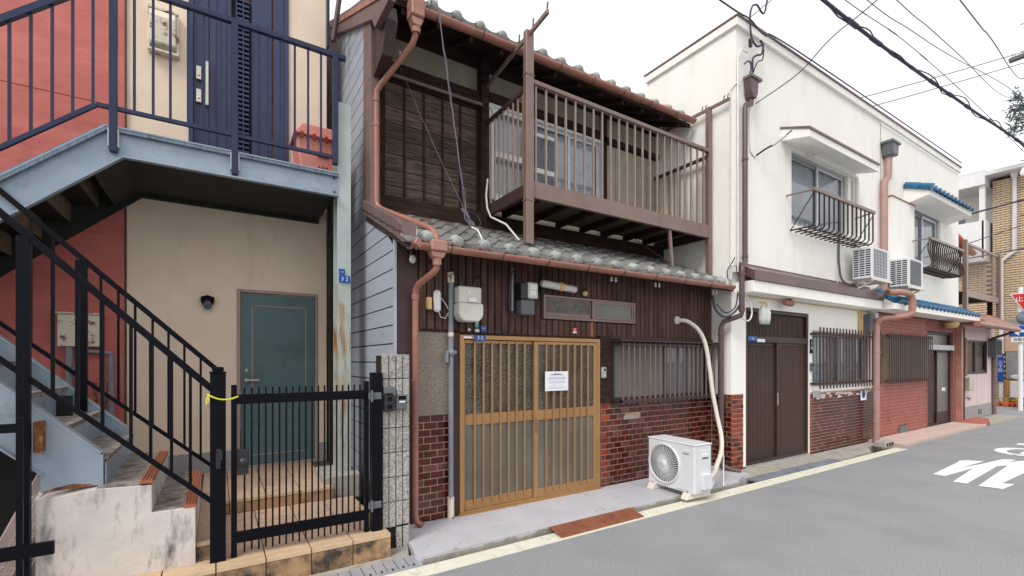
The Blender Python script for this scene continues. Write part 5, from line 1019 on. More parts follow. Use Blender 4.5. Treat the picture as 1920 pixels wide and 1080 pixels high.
t.part('cable_bundle', MB().tube(smooth([(5.95, -.25, 2.55), (5.98, -.28, 2.35), (6.08, -.35, 2.24), (6.2, -.42, 2.30), (6.27, -.47, 2.42)]), .016, 6).tube(smooth([(6.0, -.28, 2.42), (6.1, -.36, 2.30), (6.2, -.44, 2.38), (6.25, -.45, 2.6)]), .010, 6).tube(smooth([(6.20, -.33, 2.75), (6.14, -.36, 2.9), (6.22, -.38, 3.02), (6.27, -.39, 3.1)]), .008, 6), 'wire')
t.part('cable_clip', MB().box(6.08, 6.13, -.34, -.31, 2.70, 2.86).box(6.155, 6.19, -.34, -.31, 2.68, 2.84).box(6.22, 6.26, -.36, -.33, 2.78, 2.98), 'white', bevel=.006)
t = T('service_mast', 'twisted service wires gathered above the brown hopper of the cream house', 'wires', (6.6, -.45, 6))
for P, r in ((smooth([(6.55, -.45, 5.62), (6.60, -.46, 5.85), (6.60, -.46, 6.02), (6.68, -.47, 6.10), (6.80, -.48, 6.16), (6.84, -.48, 6.30), (6.78, -.47, 6.36)]), .014),
             (smooth([(6.50, -.45, 5.66), (6.56, -.46, 5.9), (6.50, -.46, 5.96), (6.42, -.44, 5.90)]), .010), (smooth([(6.56, -.45, 5.7), (6.70, -.47, 6.0), (6.82, -.48, 6.08), (6.86, -.48, 6.24)]), .009),
             (smooth([(6.84, -.48, 6.32), (6.70, -.47, 6.24), (6.58, -.46, 6.32), (6.54, -.46, 6.5), (6.54, -.46, 6.66), (6.60, -.46, 6.80), (6.72, -.46, 6.86), (6.84, -.46, 6.80), (6.92, -.46, 6.84), (6.99, -.46, 7.05)]), .013)):
    t.part('wire', MB().tube(P, r, 6), 'wire')
t.part('wire_anchor', MB().box(6.52, 6.57, -.48, -.44, 6.18, 6.30), 'plastdark', bevel=.005)
t = T('floodlight_arm', 'slim tubular light on a bracket, fed by a surface cable, right of the brown downpipe', 'lamp', (6.9, -.45, 4.7))
t.part('arm', MB().tube([(6.83, -.385, 4.70), (6.85, -.50, 4.75), (6.95, -.58, 4.82)], .014, 8), 'plastdark'); t.part('lamp_tube', MB().tube([(6.93, -.56, 4.80), (7.05, -.70, 4.93)], .022, 8), 'bulb'); t.part('lamp_rim', MB().tube([(7.05, -.70, 4.93), (7.10, -.76, 4.99)], .012, 6), 'metergrey')
t.part('cable', MB().tube(smooth([(6.62, -.40, 5.35), (6.64, -.385, 5.2), (6.65, -.385, 4.9), (6.68, -.385, 4.72), (6.80, -.385, 4.66)]), .010, 6), 'wirewht')
t = T('caged_meter', 'white glass lamp or meter with two bulb shaped housings over the brown slatted door', 'lamp', (6.9, -.4, 2.4))
for dx in (-.055, .045):
    t.part('glass_bowl', MB().lathe([(0, -.20), (.045, -.195), (.058, -.12), (.062, -.02), (.05, .02), (.035, .06), (.012, .08)], (6.92+dx, -.46, 2.36), 'z', 14), 'bulb'); t.part('hook', MB().tube([(6.92+dx, -.46, 2.42), (6.92+dx, -.46, 2.48), (6.92+dx, -.40, 2.50)], .012, 6), 'cork')
t.part('collar', MB().tube([(6.83, -.46, 2.335), (7.0, -.46, 2.335)], .02, 8), 'white'); t.part('wall_base', MB().lathe([(0, -.08), (.02, -.06), (.03, 0)], (6.74, -.31, 2.52), 'y', 10), 'white')
t = T('spot_lamp', 'brown horizontal cylinder lamp under the canopy above the slatted door', 'lamp', (7.65, -.42, 2.53))
t.part('lamp_body', MB().tube([(7.52, -.44, 2.535), (7.54, -.44, 2.535), (7.74, -.44, 2.53), (7.76, -.44, 2.53)], [.03, .05, .05, .04], 14), 'copper2'); t.part('lamp_bracket', MB().box(7.66, 7.70, -.46, -.40, 2.56, 2.62), 'trimdark')
t = T('blue_number_plate', 'blue address plate with white strip on the slatted door transom', 'number plate', (6.87, -.30, 1.95))
t.part('plate', MB().box(6.74, 6.98, -.312, -.302, 1.925, 1.985), 'bluesign'); text(t, 'lettering', '3-5', .05, (6.86, -.3135, 1.955)); t.part('white_strip', MB().box(6.99, 7.20, -.310, -.302, 1.905, 1.955), 'white')
t = T('family_plate', 'black and white name plate right of the slatted door', 'name plate', (8.62, -.33, 1.86)); t.part('plate', MB().box(8.585, 8.645, -.33, -.312, 1.745, 1.985), 'black', bevel=.002); text(t, 'lettering', '2\nN', .08, (8.615, -.331, 1.87))
t = T('entry_phone', 'dark entry phone below the name plate on the cream wall', 'intercom', (8.61, -.33, 1.5)); t.part('phone_body', MB().box(8.58, 8.65, -.35, -.312, 1.44, 1.58), 'metergrey', bevel=.008); t.part('speaker', MB().box(8.592, 8.64, -.353, -.35, 1.52, 1.56), 'plastdark')
t = T('grey_notice_plate', 'dull metal plate at the upper left of the glazed brick wall', 'plate', (8.72, -.34, 1.03)); t.part('plate', MB().box(8.64, 8.90, -.345, -.332, .98, 1.09), 'alusilver', bevel=.003)
t = T('blue_white_sticker', 'blue and white notice stuck at the right of the glazed brick wall', 'sticker', (10.6, -.34, 1.0)); t.part('sheet', MB().box(10.50, 10.76, -.338, -.334, .85, 1.03), 'paper'); t.part('blue_disc', MB().lathe([(0, -.002), (.08, -.001), (.085, 0)], (10.63, -.338, .97), 'y', 16), 'bluetile')
t = T('power_box', 'greenish electric meter box under the canopy corner by the pink pipe', 'electric meter', (10.85, -.4, 2.35)); t.part('box_body', MB().box(10.68, 10.86, -.44, -.31, 2.14, 2.52), 'metergrey', bevel=.01); t.part('box_window', MB().box(10.86, 11.0, -.46, -.31, 2.16, 2.56), 'bulb', bevel=.01)

# two wall mounted air conditioners
def wall_ac(x0, lab, vent):
    t = T('wall_air_conditioner', lab, 'air conditioner', (x0, -.38, 3.05), 'air conditioners on wall brackets')
    t.part('casing', MB().box(x0, x0+.78, -.80, -.50, 3.08, 3.64), 'acbody', bevel=.012)
    mb = MB()
    for j in range(12):
        for i in range(3): mb.box(x0-.004, x0, -.78+i*.09, -.705+i*.09, 3.13+j*.04, 3.152+j*.04)
    t.part('side_louvres', mb, 'plastdark')
    mb = MB()
    if vent:
        for i in range(9): mb.box(x0+.10+i*.065, x0+.104+i*.065, -.812, -.806, 3.13, 3.58); mb.box(x0+.08, x0+.64, -.812, -.806, 3.13+i*.055, 3.134+i*.055)
        t.part('front_recess', MB().box(x0+.08, x0+.64, -.804, -.800, 3.12, 3.60), 'metergrey'); t.part('front_grille', mb, 'acbody')
    else:
        t.part('front_recess', MB().box(x0+.10, x0+.66, -.803, -.799, 3.12, 3.60), 'metergrey')
        for i in range(22): mb.box(x0+.10, x0+.66, -.808, -.804, 3.125+i*.0215, 3.133+i*.0215)
        t.part('front_grille', mb, 'metergrey')
    t.part('bracket', MB().bar((x0+.12, -.375, 3.06), (x0+.12, -.84, 3.06), .03, .04).bar((x0+.12, -.375, 2.85), (x0+.12, -.78, 3.04), .025).box(x0-.02, x0+.80, -.83, -.80, 3.04, 3.08), 'hose'); t.part('bracket', MB().bar((x0+.66, -.375, 3.06), (x0+.66, -.84, 3.06), .03, .04).bar((x0+.66, -.375, 2.85), (x0+.66, -.78, 3.04), .025), 'hose')
    return t
wall_ac(9.72, 'wall mounted air conditioner left of the pink downpipe with square meshed front', True); wall_ac(11.38, 'wall mounted air conditioner right of the pink downpipe with grey louvred front', False)
t = T('refrigerant_pipes', 'thin pale pipes dropping beside the left wall air conditioner', 'pipes', (9.6, -.4, 3)); t.part('pipe', MB().tube(smooth([(9.45, -.40, 3.85), (9.45, -.40, 3.4), (9.50, -.42, 3.1), (9.62, -.48, 3.0), (9.75, -.55, 3.04)]), .018, 8), 'metergrey'); t.part('pipe', MB().tube(smooth([(9.38, -.40, 3.3), (9.40, -.40, 2.98), (9.44, -.40, 2.95)]), .010, 6), 'wirewht')

# ================================================================== RED BRICK HOUSE (right half of the terrace)
RH = T('red_brick_house', 'terrace house with red tiled ground floor, cream upper floor and blue glazed tiles', 'house', (13.7, -.31, 0))
mb = MB(); holes(mb, XM, XR, 2.6, 6.42, -.375, [(12.9, 14.75, 3.75, 5.02)], .16)
mb.quad((XR, -.375, 2.6), (XR, 8, 2.6), (XR, 8, 6.42), (XR, -.375, 6.42)); mb.quad((XM, -.375, 6.42), (XR, -.375, 6.42), (XR, 8, 6.42), (XM, 8, 6.42)); mb.quad((XM, 8, 0), (XR, 8, 0), (XR, 8, 6.42), (XM, 8, 6.42)); mb.quad((XM, 1.26, 5.4), (XM, 8, 5.4), (XM, 8, 6.42), (XM, 1.26, 6.42))
RH.part('upper_wall', mb, 'cream'); RH.part('joint', MB().box(XM-.012, XM+.012, -.379, -.373, 3.0, 6.42), 'plaster')
RH.part('parapet_band', MB().box(XM, XR+.02, -.42, -.37, 6.44, 6.56), 'cream'); RH.part('parapet_cap', MB().box(XM, XR+.03, -.44, -.30, 6.56, 6.585), 'trim')
mb = MB(); holes(mb, XM, 16.66, 0, 2.7, -.31, [(14.15, 15.95, .03, 2.32)], .18); RH.part('lower_wall', mb, 'redgrout')
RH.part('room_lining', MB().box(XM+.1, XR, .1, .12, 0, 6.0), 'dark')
mb = MB(); random.seed(2)
for j in range(36):
    z = .01+j*.072; x = XM+.02-(j % 2)*.11
    while x < 16.0:
        a, b = max(x, XM+.01), min(x+.212, 16.60)
        if (b < 14.12 or a > 15.98) and b-a > .03 and not (12.35 < (a+b)/2 < 12.95 and .03 < z < .22) and z < 2.58: mb.box(a+.003, b-.003, -.316, -.309, z, z+.060)
        x += .22
RH.part('wall_tiles', mb, 'redbrick', kind='stuff')
RH.part('floor_vent', MB().box(12.42, 12.90, -.335, -.315, .04, .20), 'metergrey')
rd = RH.part('sliding_door', frame_mb(14.15, 15.95, .03, 2.31, -.26, -.16, .05).box(14.2, 15.9, -.28, -.2, 1.86, 1.96), 'door2', bevel=.004)
RH.part('door_leaf', frame_mb(14.2, 15.08, .04, 1.86, -.20, -.18, .05, wb=.3), 'door2', parent=rd); RH.part('door_leaf', frame_mb(15.02, 15.9, .04, 1.86, -.24, -.22, .05, wb=.3), 'door2', parent=rd)
RH.part('pane', MB().box(14.24, 15.04, -.192, -.188, .1, 1.82), 'frost', parent=rd); RH.part('pane', MB().box(15.06, 15.86, -.232, -.228, .1, 1.82), 'frost', parent=rd); RH.part('pane', MB().box(14.2, 15.9, -.2, -.195, 1.96, 2.27), 'frost', parent=rd)
for x in range(12): RH.part('slat', MB().box(14.3+x*.065, 14.31+x*.065, -.21, -.2, .34, 1.8), 'door2bar', parent=rd)
RH.part('letter_slot', MB().box(15.35, 15.6, -.25, -.24, .85, .94), 'white', parent=rd); RH.part('shutter_box', MB().box(14.15, 15.95, -.34, -.26, 1.88, 2.0), 'alusilver', parent=rd)
for x in (14.9, 15.4, 15.75): RH.part('transom_light', MB().lathe([(0, -.02), (.03, 0)], (x, -.345, 1.9), 'y', 8), 'white', parent=rd)
g_ = RH.part('window_lattice', MB().box(11.55, 14.1, -.42, -.39, 1.18, 1.23).box(11.55, 14.1, -.42, -.39, 2.12, 2.16), 'lattice', label='dark brown lattice over the window in the red tiled wall')
for i in range(22): RH.part('bar', MB().box(11.6+i*.115, 11.64+i*.115, -.430, -.42, 1.14, 2.19), 'lattice', parent=g_)
RH.part('window_back', MB().box(11.55, 14.1, -.335, -.319, 1.2, 2.15), 'olive')
# blue tiled pent roof
def bz(y): return 2.76+(y+.74)*.55
mb = MB(); mb.prism([(-.76, 2.60), (-.76, 2.70), (-.375, 2.93), (-.375, 2.60)], 10.82, 16.1, 'x'); br = RH.part('pent_roof', mb, 'cream')
bt = MB(); prof = [(-.125, .0), (-.09, -.004), (-.03, .0), (.0, .03), (.04, .05), (.08, .045), (.11, .02), (.125, .0)]; n = len(prof)
vs = [(x, 0, z+.02) for x, z in prof]+[(x, .25, z) for x, z in prof]+[(x, .002, z-.005) for x, z in prof]
bt.add(vs, [(i, i+1, n+i+1, n+i) for i in range(n-1)], 0, True); bt.add(vs, [(2*n+i, 2*n+i+1, i+1, i) for i in range(n-1)]); bt.lathe([(0, -.012), (.045, -.008), (.048, .03)], (.05, 0, .01), 'y', 10)
btm = bt.mesh('roof_tile', ['bluetile'])
for i in range(20):
    for j in range(2): RH.inst('roof_tile', btm, (11.25+i*.245, -.79+j*.20, bz(-.79+j*.20)-.015), rot=(math.atan(.55), 0, 0), parent=br)
mb = MB()
for k in range(2): mb.tube([(11.02, -.80+k*.21, bz(-.80+k*.21)+.02), (11.02, -.58+k*.21, bz(-.58+k*.21)+.03)], [.085, .078], 14)
RH.part('end_tile', mb, 'bluetile', parent=br)
RH.part('fascia', MB().box(10.84, 16.1, -.775, -.76, 2.60, 2.71), 'cream')
# hood with blue tiles over upper window
hd = RH.part('window_hood', MB().prism([(-.375, 4.98), (-.375, 5.36), (-.80, 5.20), (-.80, 5.08)], 12.5, 15.3, 'x'), 'cream', bevel=.004)
for i in range(11): RH.inst('roof_tile', btm, (12.62+i*.25, -.86, 5.20), rot=(.36, 0, 0), parent=hd); RH.inst('roof_tile', btm, (12.62+i*.25, -.64, 5.285), rot=(.36, 0, 0), parent=hd)
mb = MB()
for k in range(2): mb.tube([(12.5, -.86+k*.22, 5.22+k*.085), (12.5, -.62+k*.22, 5.31+k*.085)], [.075, .068], 12)
RH.part('end_tile', mb, 'bluetile', parent=hd)
uw = RH.part('window', frame_mb(12.9, 14.75, 3.75, 5.02, -.33, -.22, .05), 'alusilver')
RH.part('sash', frame_mb(12.95, 13.85, 3.8, 4.97, -.28, -.26, .045), 'alusilver', parent=uw); RH.part('sash', frame_mb(13.8, 14.7, 3.8, 4.97, -.31, -.29, .045), 'alu', parent=uw)
RH.part('pane', MB().box(13.0, 13.8, -.272, -.268, 3.85, 4.93), 'glass', parent=uw); RH.part('pane', MB().box(13.85, 14.66, -.302, -.298, 3.85, 4.93), 'glass', parent=uw)
RH.part('curtain', MB().box(12.95, 14.7, -.24, -.23, 3.8, 5.0), 'curtain', parent=uw)
balconette(RH, 12.75, 14.95, 3.62, 4.22, True, 18)
RH.part('wall_box', MB().box(11.62, 12.84, -.46, -.37, 3.2, 4.98), 'cream', bevel=.006); RH.part('wall_box_cap', MB().box(11.60, 12.86, -.475, -.37, 4.98, 5.0), 'copper2')
t = T('grey_hopper_pipe', 'faded pink downpipe with grey square hopper between the two halves of the terrace', 'downpipe', (11.3, -.5, 2.5))
t.part('rain_hopper', MB().prism([(11.30, 5.98), (11.62, 5.98), (11.58, 5.74), (11.35, 5.74)], -.58, -.385), 'metergrey', bevel=.012); t.part('hopper_rim', MB().box(11.27, 11.66, -.60, -.385, 5.97, 6.02), 'metergrey', bevel=.005)
t.part('pipe', MB().tube([(11.46, -.46, 5.74), (11.42, -.46, 5.3), (11.28, -.46, 5.22), (11.24, -.46, 5.1), (11.24, -.46, 3.0)], .062, 12), 'pinkpipe')
t.part('pipe', MB().tube(smooth([(10.62, -.72, 2.90), (10.9, -.84, 2.91), (11.10, -.90, 2.88), (11.17, -.92, 2.80), (11.18, -.92, 2.62), (11.16, -.90, 2.50), (11.05, -.80, 2.46), (10.95, -.60, 2.44), (10.88, -.50, 2.40), (10.86, -.46, 2.30), (10.86, -.46, 2.1)]), .058, 12), 'copper2')
t.part('pipe', MB().tube([(10.86, -.46, 2.3), (10.86, -.46, .03)], .058, 12).tube([(10.86, -.46, 1.8), (10.86, -.46, 1.76)], .066, 12).tube([(10.86, -.46, 1.1), (10.86, -.46, 1.06)], .066, 12).tube([(10.86, -.46, .45), (10.86, -.46, .41)], .066, 12), 'pinkpipe')
t = T('yellow_round_lamp', 'yellowish round lamp under the blue tiles at the right end of the red tiled house', 'lamp', (15.0, -.5, 2.5)); t.part('lamp_bowl', MB().lathe([(0, -.10), (.10, -.08), (.14, -.02), (.14, .03)], (15.0, -.52, 2.5), 'z', 16), 'cork'); t.part('lamp_base', MB().box(15.14, 15.32, -.5, -.4, 2.42, 2.55), 'redsign', bevel=.01)
# ================================================================== PINK HOUSE
PH = T('pink_house', 'small single storey pink rendered house with copper brown fascia at the street corner', 'house', (18, -.31, 0))
mb = MB(); holes(mb, 16.66, 19.5, 0, 2.62, -.31, [(16.85, 18.85, 1.25, 2.18)], .1); mb.quad((19.5, -.31, 0), (19.5, 6, 0), (19.5, 6, 2.62), (19.5, -.31, 2.62)); mb.quad((16.66, -.31, 2.62), (19.5, -.31, 2.62), (19.5, 6, 2.62), (16.66, 6, 2.62)); mb.quad((16.66, 6, 0), (19.5, 6, 0), (19.5, 6, 2.62), (16.66, 6, 2.62))
PH.part('wall', mb, 'pinkwall'); PH.part('base_band', MB().box(16.66, 19.51, -.32, -.30, 0, .38), 'greybase')
PH.part('joint', MB().box(17.9, 17.905, -.313, -.308, .38, 1.22), 'greybase')
lw = PH.part('window', frame_mb(16.85, 18.85, 1.25, 2.18, -.32, -.22, .05), 'door2'); PH.part('sash', frame_mb(16.9, 17.9, 1.3, 2.13, -.26, -.24, .05), 'door2', parent=lw); PH.part('sash', frame_mb(17.85, 18.8, 1.3, 2.13, -.29, -.27, .05), 'door2', parent=lw)
PH.part('pane', MB().box(16.9, 18.8, -.25, -.245, 1.3, 2.13), 'door2bar', parent=lw); PH.part('window_frame_left', MB().box(16.82, 16.87, -.36, -.31, 1.2, 2.22), 'copper2', parent=lw)
PH.part('post', MB().box(16.15, 16.3, -.42, -.28, .05, 2.6), 'copper2', label='reddish wooden post at the door'); PH.part('post', MB().box(16.55, 16.68, -.36, -.28, .05, 2.5), 'darkwood')
mb = MB(); mb.prism([(-.86, 2.50), (-.86, 2.62), (-.31, 2.95), (-.31, 2.55)], 16.12, 19.3, 'x'); PH.part('eave', mb, 'copper')
PH.part('gutter', MB().tube([(15.6, -.84, 2.52), (19.4, -.84, 2.50)], .07, 10), 'copper'); PH.part('downpipe', MB().tube([(19.3, -.80, 2.46), (19.2, -.6, 2.36), (18.9, -.42, 2.26), (18.85, -.4, 2.2)], .035, 8), 'trimdark'); PH.part('downpipe', MB().tube([(19.35, -.36, 1.8), (19.35, -.36, .05)], .05, 10), 'trim')
PH.part('floor_vent', MB().box(18.0, 18.3, -.33, -.318, .12, .26), 'metergrey'); PH.part('tap', MB().tube([(16.95, -.31, .62), (16.95, -.38, .62), (16.98, -.38, .56)], .015).tube([(17.1, -.33, .6), (17.3, -.34, .6)], .012), 'metergrey')
t = T('letter_box', 'small stainless letter box on the pink wall', 'letter box', (16.95, -.38, 1.0)); t.part('box_body', MB().box(16.72, 17.0, -.46, -.31, .82, 1.18), 'silver', bevel=.02)
t = T('green_meter_box', 'greenish grey meter box on the corner of the pink house', 'meter box', (19.2, -.4, 2.0)); t.part('box_body', MB().box(18.95, 19.5, -.50, -.31, 1.72, 2.25), 'metergrey', bevel=.015); t.part('box_lid', MB().box(19.0, 19.45, -.51, -.5, 1.78, 2.2), 'greensteel')
# roof terrace on the pink house
t = T('roof_terrace', 'brown railed roof terrace on posts above the pink house', 'roof terrace', (18.5, -.31, 2.9))
t.part('front_beam', MB().box(16.98, 20.1, -.33, -.28, 3.35, 3.52), 'bal'); t.part('top_rail', MB().box(16.9, 20.15, -.33, -.29, 4.74, 4.80), 'bal')
for x in (16.93, 20.12): t.part('post', MB().box(x-.10, x+.03, -.36, -.27, 2.7, 4.85), 'bal')
t.part('post', MB().box(18.35, 18.5, .3, .4, 2.62, 3.4), 'darkwood'); t.part('post', MB().box(19.9, 20.0, -.2, -.1, 2.62, 3.4), 'darkwood')
for i in range(36): t.part('bar', MB().box(17.02+i*.085, 17.035+i*.085, -.314, -.308, 3.5, 4.75), 'bal')
t.part('deck', MB().box(16.3, 20.1, -.28, 2.5, 3.42, 3.46), 'darkwood')
for i in range(7): t.part('side_slat', MB().box(16.3, 16.32, -.28, 2.4, 3.5+i*.17, 3.58+i*.17), 'bal')
t = T('orange_tiled_roof', 'small orange tiled roof showing behind the roof terrace', 'roof', (19, .8, 3.46))
mb = MB()
for i in range(8): mb.tube([(18.5, .30+i*.16, 5.38), (20.3, .30+i*.16, 5.02)], .085, 8)
t.part('roof_tiles', mb, 'orangetile', kind='stuff'); t.part('roof_wall', MB().box(17.0, 19.4, .7, 2.2, 3.46, 5.05), 'cream')

# ================================================================== BUILDING ACROSS THE SIDE STREET
BB = T('tan_tiled_building', 'tan tiled apartment building with white balconies across the side street', 'building', (24, 3, 0))
def sidewall(mb, y0, y1, z0, z1, x=24.0): mb.quad((x, y0, z0), (x, y1, z0), (x, y1, z1), (x, y0, z1))
mb = MB(); mb.box(24.0, 34, -.9, .62, 0, 8.2); mb.box(24.9, 34, .62, 12, 0, 8.2); mb.box(24.0, 24.9, .62, 12, 0, 5.3)
BB.part('wall', mb, 'grout')
mb = MB(); random.seed(6)
for j in range(96):
    z = .02+j*.085
    if z > 8.1: break
    y = -.9+(j % 2)*.12
    while y < .6:
        if not (y < .28 and z < 1.95) : mb.box(23.985, 24.001, y, min(y+.23, .62), z, z+.062)
        y += .24
    if z < 5.2:
        y = .66+(j % 2)*.12
        while y < 3.4: mb.box(23.985, 24.001, y, y+.23, z, z+.062); y += .24
BB.part('balcony_back_wall', MB().box(24.84, 24.9, .625, 12, 5.36, 8.2), 'cream'); BB.part('wall_tiles', mb, 'bldgtile', kind='stuff')
BB.part('roof', MB().prism([(-1.2, 8.30), (12, 8.30), (12, 8.42), (-1.2, 8.42)], 23.4, 34, 'x'), 'white'); BB.part('roof_slope', MB().prism([(23.4, 8.42), (28, 9.3), (32, 8.42)], -.9, 12, 'y'), 'roofdark'); BB.part('roof_tank', MB().box(27, 34, 1.5, 12, 8.5, 9.6), 'alu')
mb = MB()
for i in range(5): mb.bar((23.6+i*.7, -.9, 8.47+i*.135), (23.6+i*.7, 12, 8.47+i*.135), .05, .04)
BB.part('roof_ridges', mb, 'white')
bl = BB.part('balcony', MB().box(23.5, 23.6, .75, 12, 5.35, 6.72).box(23.5, 24.9, .70, .80, 5.35, 6.72).box(23.5, 25, .7, 12, 5.25, 5.35), 'white'); BB.part('balcony_post', MB().box(23.5, 23.65, .72, .87, 6.72, 8.0), 'white', parent=bl); BB.part('balcony_lintel', MB().box(23.4, 24.9, .70, 12, 8.0, 8.3), 'white', parent=bl)
uw = BB.part('window', frame_mb(0, 1, 0, 1, 0, .02, .05).mesh and MB().box(24.85, 24.9, 1.5, 2.9, 5.4, 7.3), 'alu'); BB.part('pane', MB().box(24.83, 24.85, 1.56, 2.84, 5.46, 7.24), 'bluecover', parent=uw)
BB.part('downpipe', MB().tube([(23.9, .05, 8.2), (23.9, .05, 5.5), (23.9, .18, 5.4), (23.9, .38, 5.2), (23.9, .38, .05)], .06, 10).box(23.82, 23.98, -.03, .13, 8.15, 8.35), 'white')
BB.part('roller_shutter', MB().box(23.98, 24.0, -.9, .28, .95, 1.95), 'shutgrey')
mb = MB()
for i in range(14): mb.box(23.972, 23.981, -.9, .28, .98+i*.07, 1.02+i*.07)
BB.part('shutter_slats', mb, 'greybase'); BB.part('shopfront_panel', MB().box(23.9, 24.0, -.9, .30, 0, .92), 'orangewall'); BB.part('band', MB().box(23.95, 24.0, -.9, .3, 1.95, 2.75), 'tile'); BB.part('band', MB().box(23.93, 24.0, -.9, .3, 2.75, 3.1), 'greybase')
t = T('street_name_plate', 'tall narrow blue street plate with white characters on the white downpipe', 'street sign', (23.8, .38, 1.3)); t.part('plate', MB().box(23.79, 23.80, .30, .46, .85, 1.87), 'bluesign')
text(t, 'lettering', '三\n丁\n目', .14, (23.785, .38, 1.40), rot=(R(90), 0, R(-90)), m='textw')
t = T('flower_pots', 'cluster of orange and yellow flower pots at the foot of the white downpipe', 'flower pots', (23.5, .1, 0))
mb = MB()
for i, (x, y) in enumerate(((23.6, .42), (23.5, .20), (23.6, .04), (23.5, -.14))): mb.lathe([(.08, 0), (.11, .16), (0, .16)], (x, y, 0), 'z', 10)
t.part('pot', mb, 'orangetile')
mb = MB()
for i in range(120):
    x, y = random.choice(((23.6, .42), (23.5, .20), (23.6, .04), (23.5, -.14))); c = Vector((x+random.gauss(0, .07), y+random.gauss(0, .07), .24+random.gauss(0, .06))); e = Euler((random.random()*6,)*3).to_matrix()
    mb.add([c+e@Vector(v) for v in ((-.03, 0, 0), (0, -.02, 0), (.03, 0, 0), (0, .02, 0))], [(0, 1, 2, 3)], random.choice((0, 0, 1)))
t.part('blooms', mb, ['yellow', 'leaf'], kind='stuff')
t = T('parked_scooter', 'small white scooter by the orange panel across the side street', 'scooter', (23.6, .0, 0)); t.part('scooter_body', MB().prism([(-.18, .92), (.05, .98), (.12, 1.08), (-.05, 1.14), (-.2, 1.02)], 23.6, 23.8, 'x').prism([(-.22, .3), (.12, .3), (.12, .9), (-.2, .9)], 23.62, 23.78, 'x'), 'white', bevel=.03); t.part('seat', MB().box(23.6, 23.8, -.28, -.06, 1.14, 1.2), 'plastdark', bevel=.02); t.part('wheel', MB().lathe([(.12, -.04), (.22, -.04), (.22, .04), (.12, .04)], (23.7, -.1, .22), 'x', 16), 'plastdark')
# sign post with stop and one way signs
SG = T('sign_post', 'white sign post with red stop sign, round blue sign and blue one way arrow', 'road sign', (22, -.45, 0))
SG.part('post', MB().tube([(22, -.43, 0), (22, -.43, 4.0)], .06, 12), 'white')
def tri(s, m, x, sc_=1.0):
    c = Vector((-.62, 3.53)); P = [(-.21, 3.80), (-1.03, 3.80), (-.62, 3.02)]; P = [tuple(c+(Vector(p)-c)*sc_) for p in P]; return SG.part(s, MB().prism(P, x, x+.01, 'x'), m, bevel=.002)
tri('stop_sign_border', 'white', 21.90); tri('stop_sign_face', 'redsign', 21.888, .90)
text(SG, 'lettering', '止まれ', .20, (21.88, -.62, 3.60), rot=(R(90), 0, R(-90)), m='textw')
SG.part('round_sign', MB().lathe([(0, -.012), (.24, -.01), (.24, 0)], (21.9, -.58, 3.0), 'x', 24), 'bluecover'); SG.part('arrow_sign', MB().box(21.885, 21.90, -1.0, -.19, 2.40, 2.74), 'bluesign', bevel=.003)
SG.part('arrow', MB().prism([(-.24, 2.57), (-.42, 2.71), (-.42, 2.61), (-.95, 2.61), (-.95, 2.53), (-.42, 2.53), (-.42, 2.43)], 21.875, 21.884, 'x'), 'white')
SG.part('sub_plate', MB().box(21.885, 21.90, -.95, -.24, 2.22, 2.37), 'white', bevel=.003); text(SG, 'lettering', '自転車を除く', .105, (21.88, -.60, 2.295), rot=(R(90), 0, R(-90)), m='textk')
# utility pole with steps, climbing vine
UP = T('utility_pole', 'pale pinkish concrete utility pole with climbing steps at the far corner', 'utility pole', (22.4, -.6, 0))
UP.part('pole_shaft', MB().tube([(22.4, -.63, 0), (22.4, -.66, 14.5)], [.17, .12], 16), 'pole')
for i in range(16): UP.part('climbing_step', MB().tube([(22.4, -.48+(-.3 if i % 2 else 0), 6.4+i*.45), (22.4, -.36+(-.55 if i % 2 else 0), 6.42+i*.45)], .015, 6), 'metergrey')
UP.part('cross_arm', MB().box(22.3, 22.5, -1.4, -.1, 11.6, 11.7).box(22.3, 22.5, -1.2, -.2, 9.9, 9.98), 'metergrey')
UP.part('insulator', MB().lathe([(.03, 0), (.06, .05), (.03, .1), (.06, .15), (0, .2)], (22.4, -.2, 11.7), 'z', 10).lathe([(.05, 0), (.09, .1), (.05, .2), (0, .3)], (22.4, -.42, 7.7), 'z', 10), 'white')
t = T('pole_vine', 'blue green leafy vine clump wrapped round the utility pole', 'vine', (22.4, -.5, 9))
mb = MB(); random.seed(12)
cl_ = [(-.30, 10.35, .16), (-.25, 9.85, .18), (-.38, 9.45, .16), (-.22, 9.25, .14), (-.45, 10.1, .2), (-.5, 9.7, .2)]
for i in range(520):
    cy, cz, rr_ = random.choice(cl_); c = Vector((22.3+random.gauss(0, rr_*.7), cy+random.gauss(0, rr_*.6), cz+random.gauss(0, rr_*.8))); e = Euler((random.random()*6, random.random()*6, random.random()*6)).to_matrix()
    mb.add([c+e@Vector(v) for v in ((-.05, 0, 0), (0, -.022, .01), (.05, 0, 0), (0, .022, .01))], [(0, 1, 2, 3)])
t.part('leaves', mb, 'leaf', kind='stuff')
mb = MB()
for i in range(16): a = Vector((22.3, -.5, 9.2+i*.07)); mb.tube([a, a+Vector((random.uniform(-.2, .1), random.uniform(.15, .38), random.uniform(-.15, .2))), a+Vector((random.uniform(-.2, .1), random.uniform(.3, .48), random.uniform(-.25, .3)))], .012, 5)
t.part('stem', mb, 'bark')

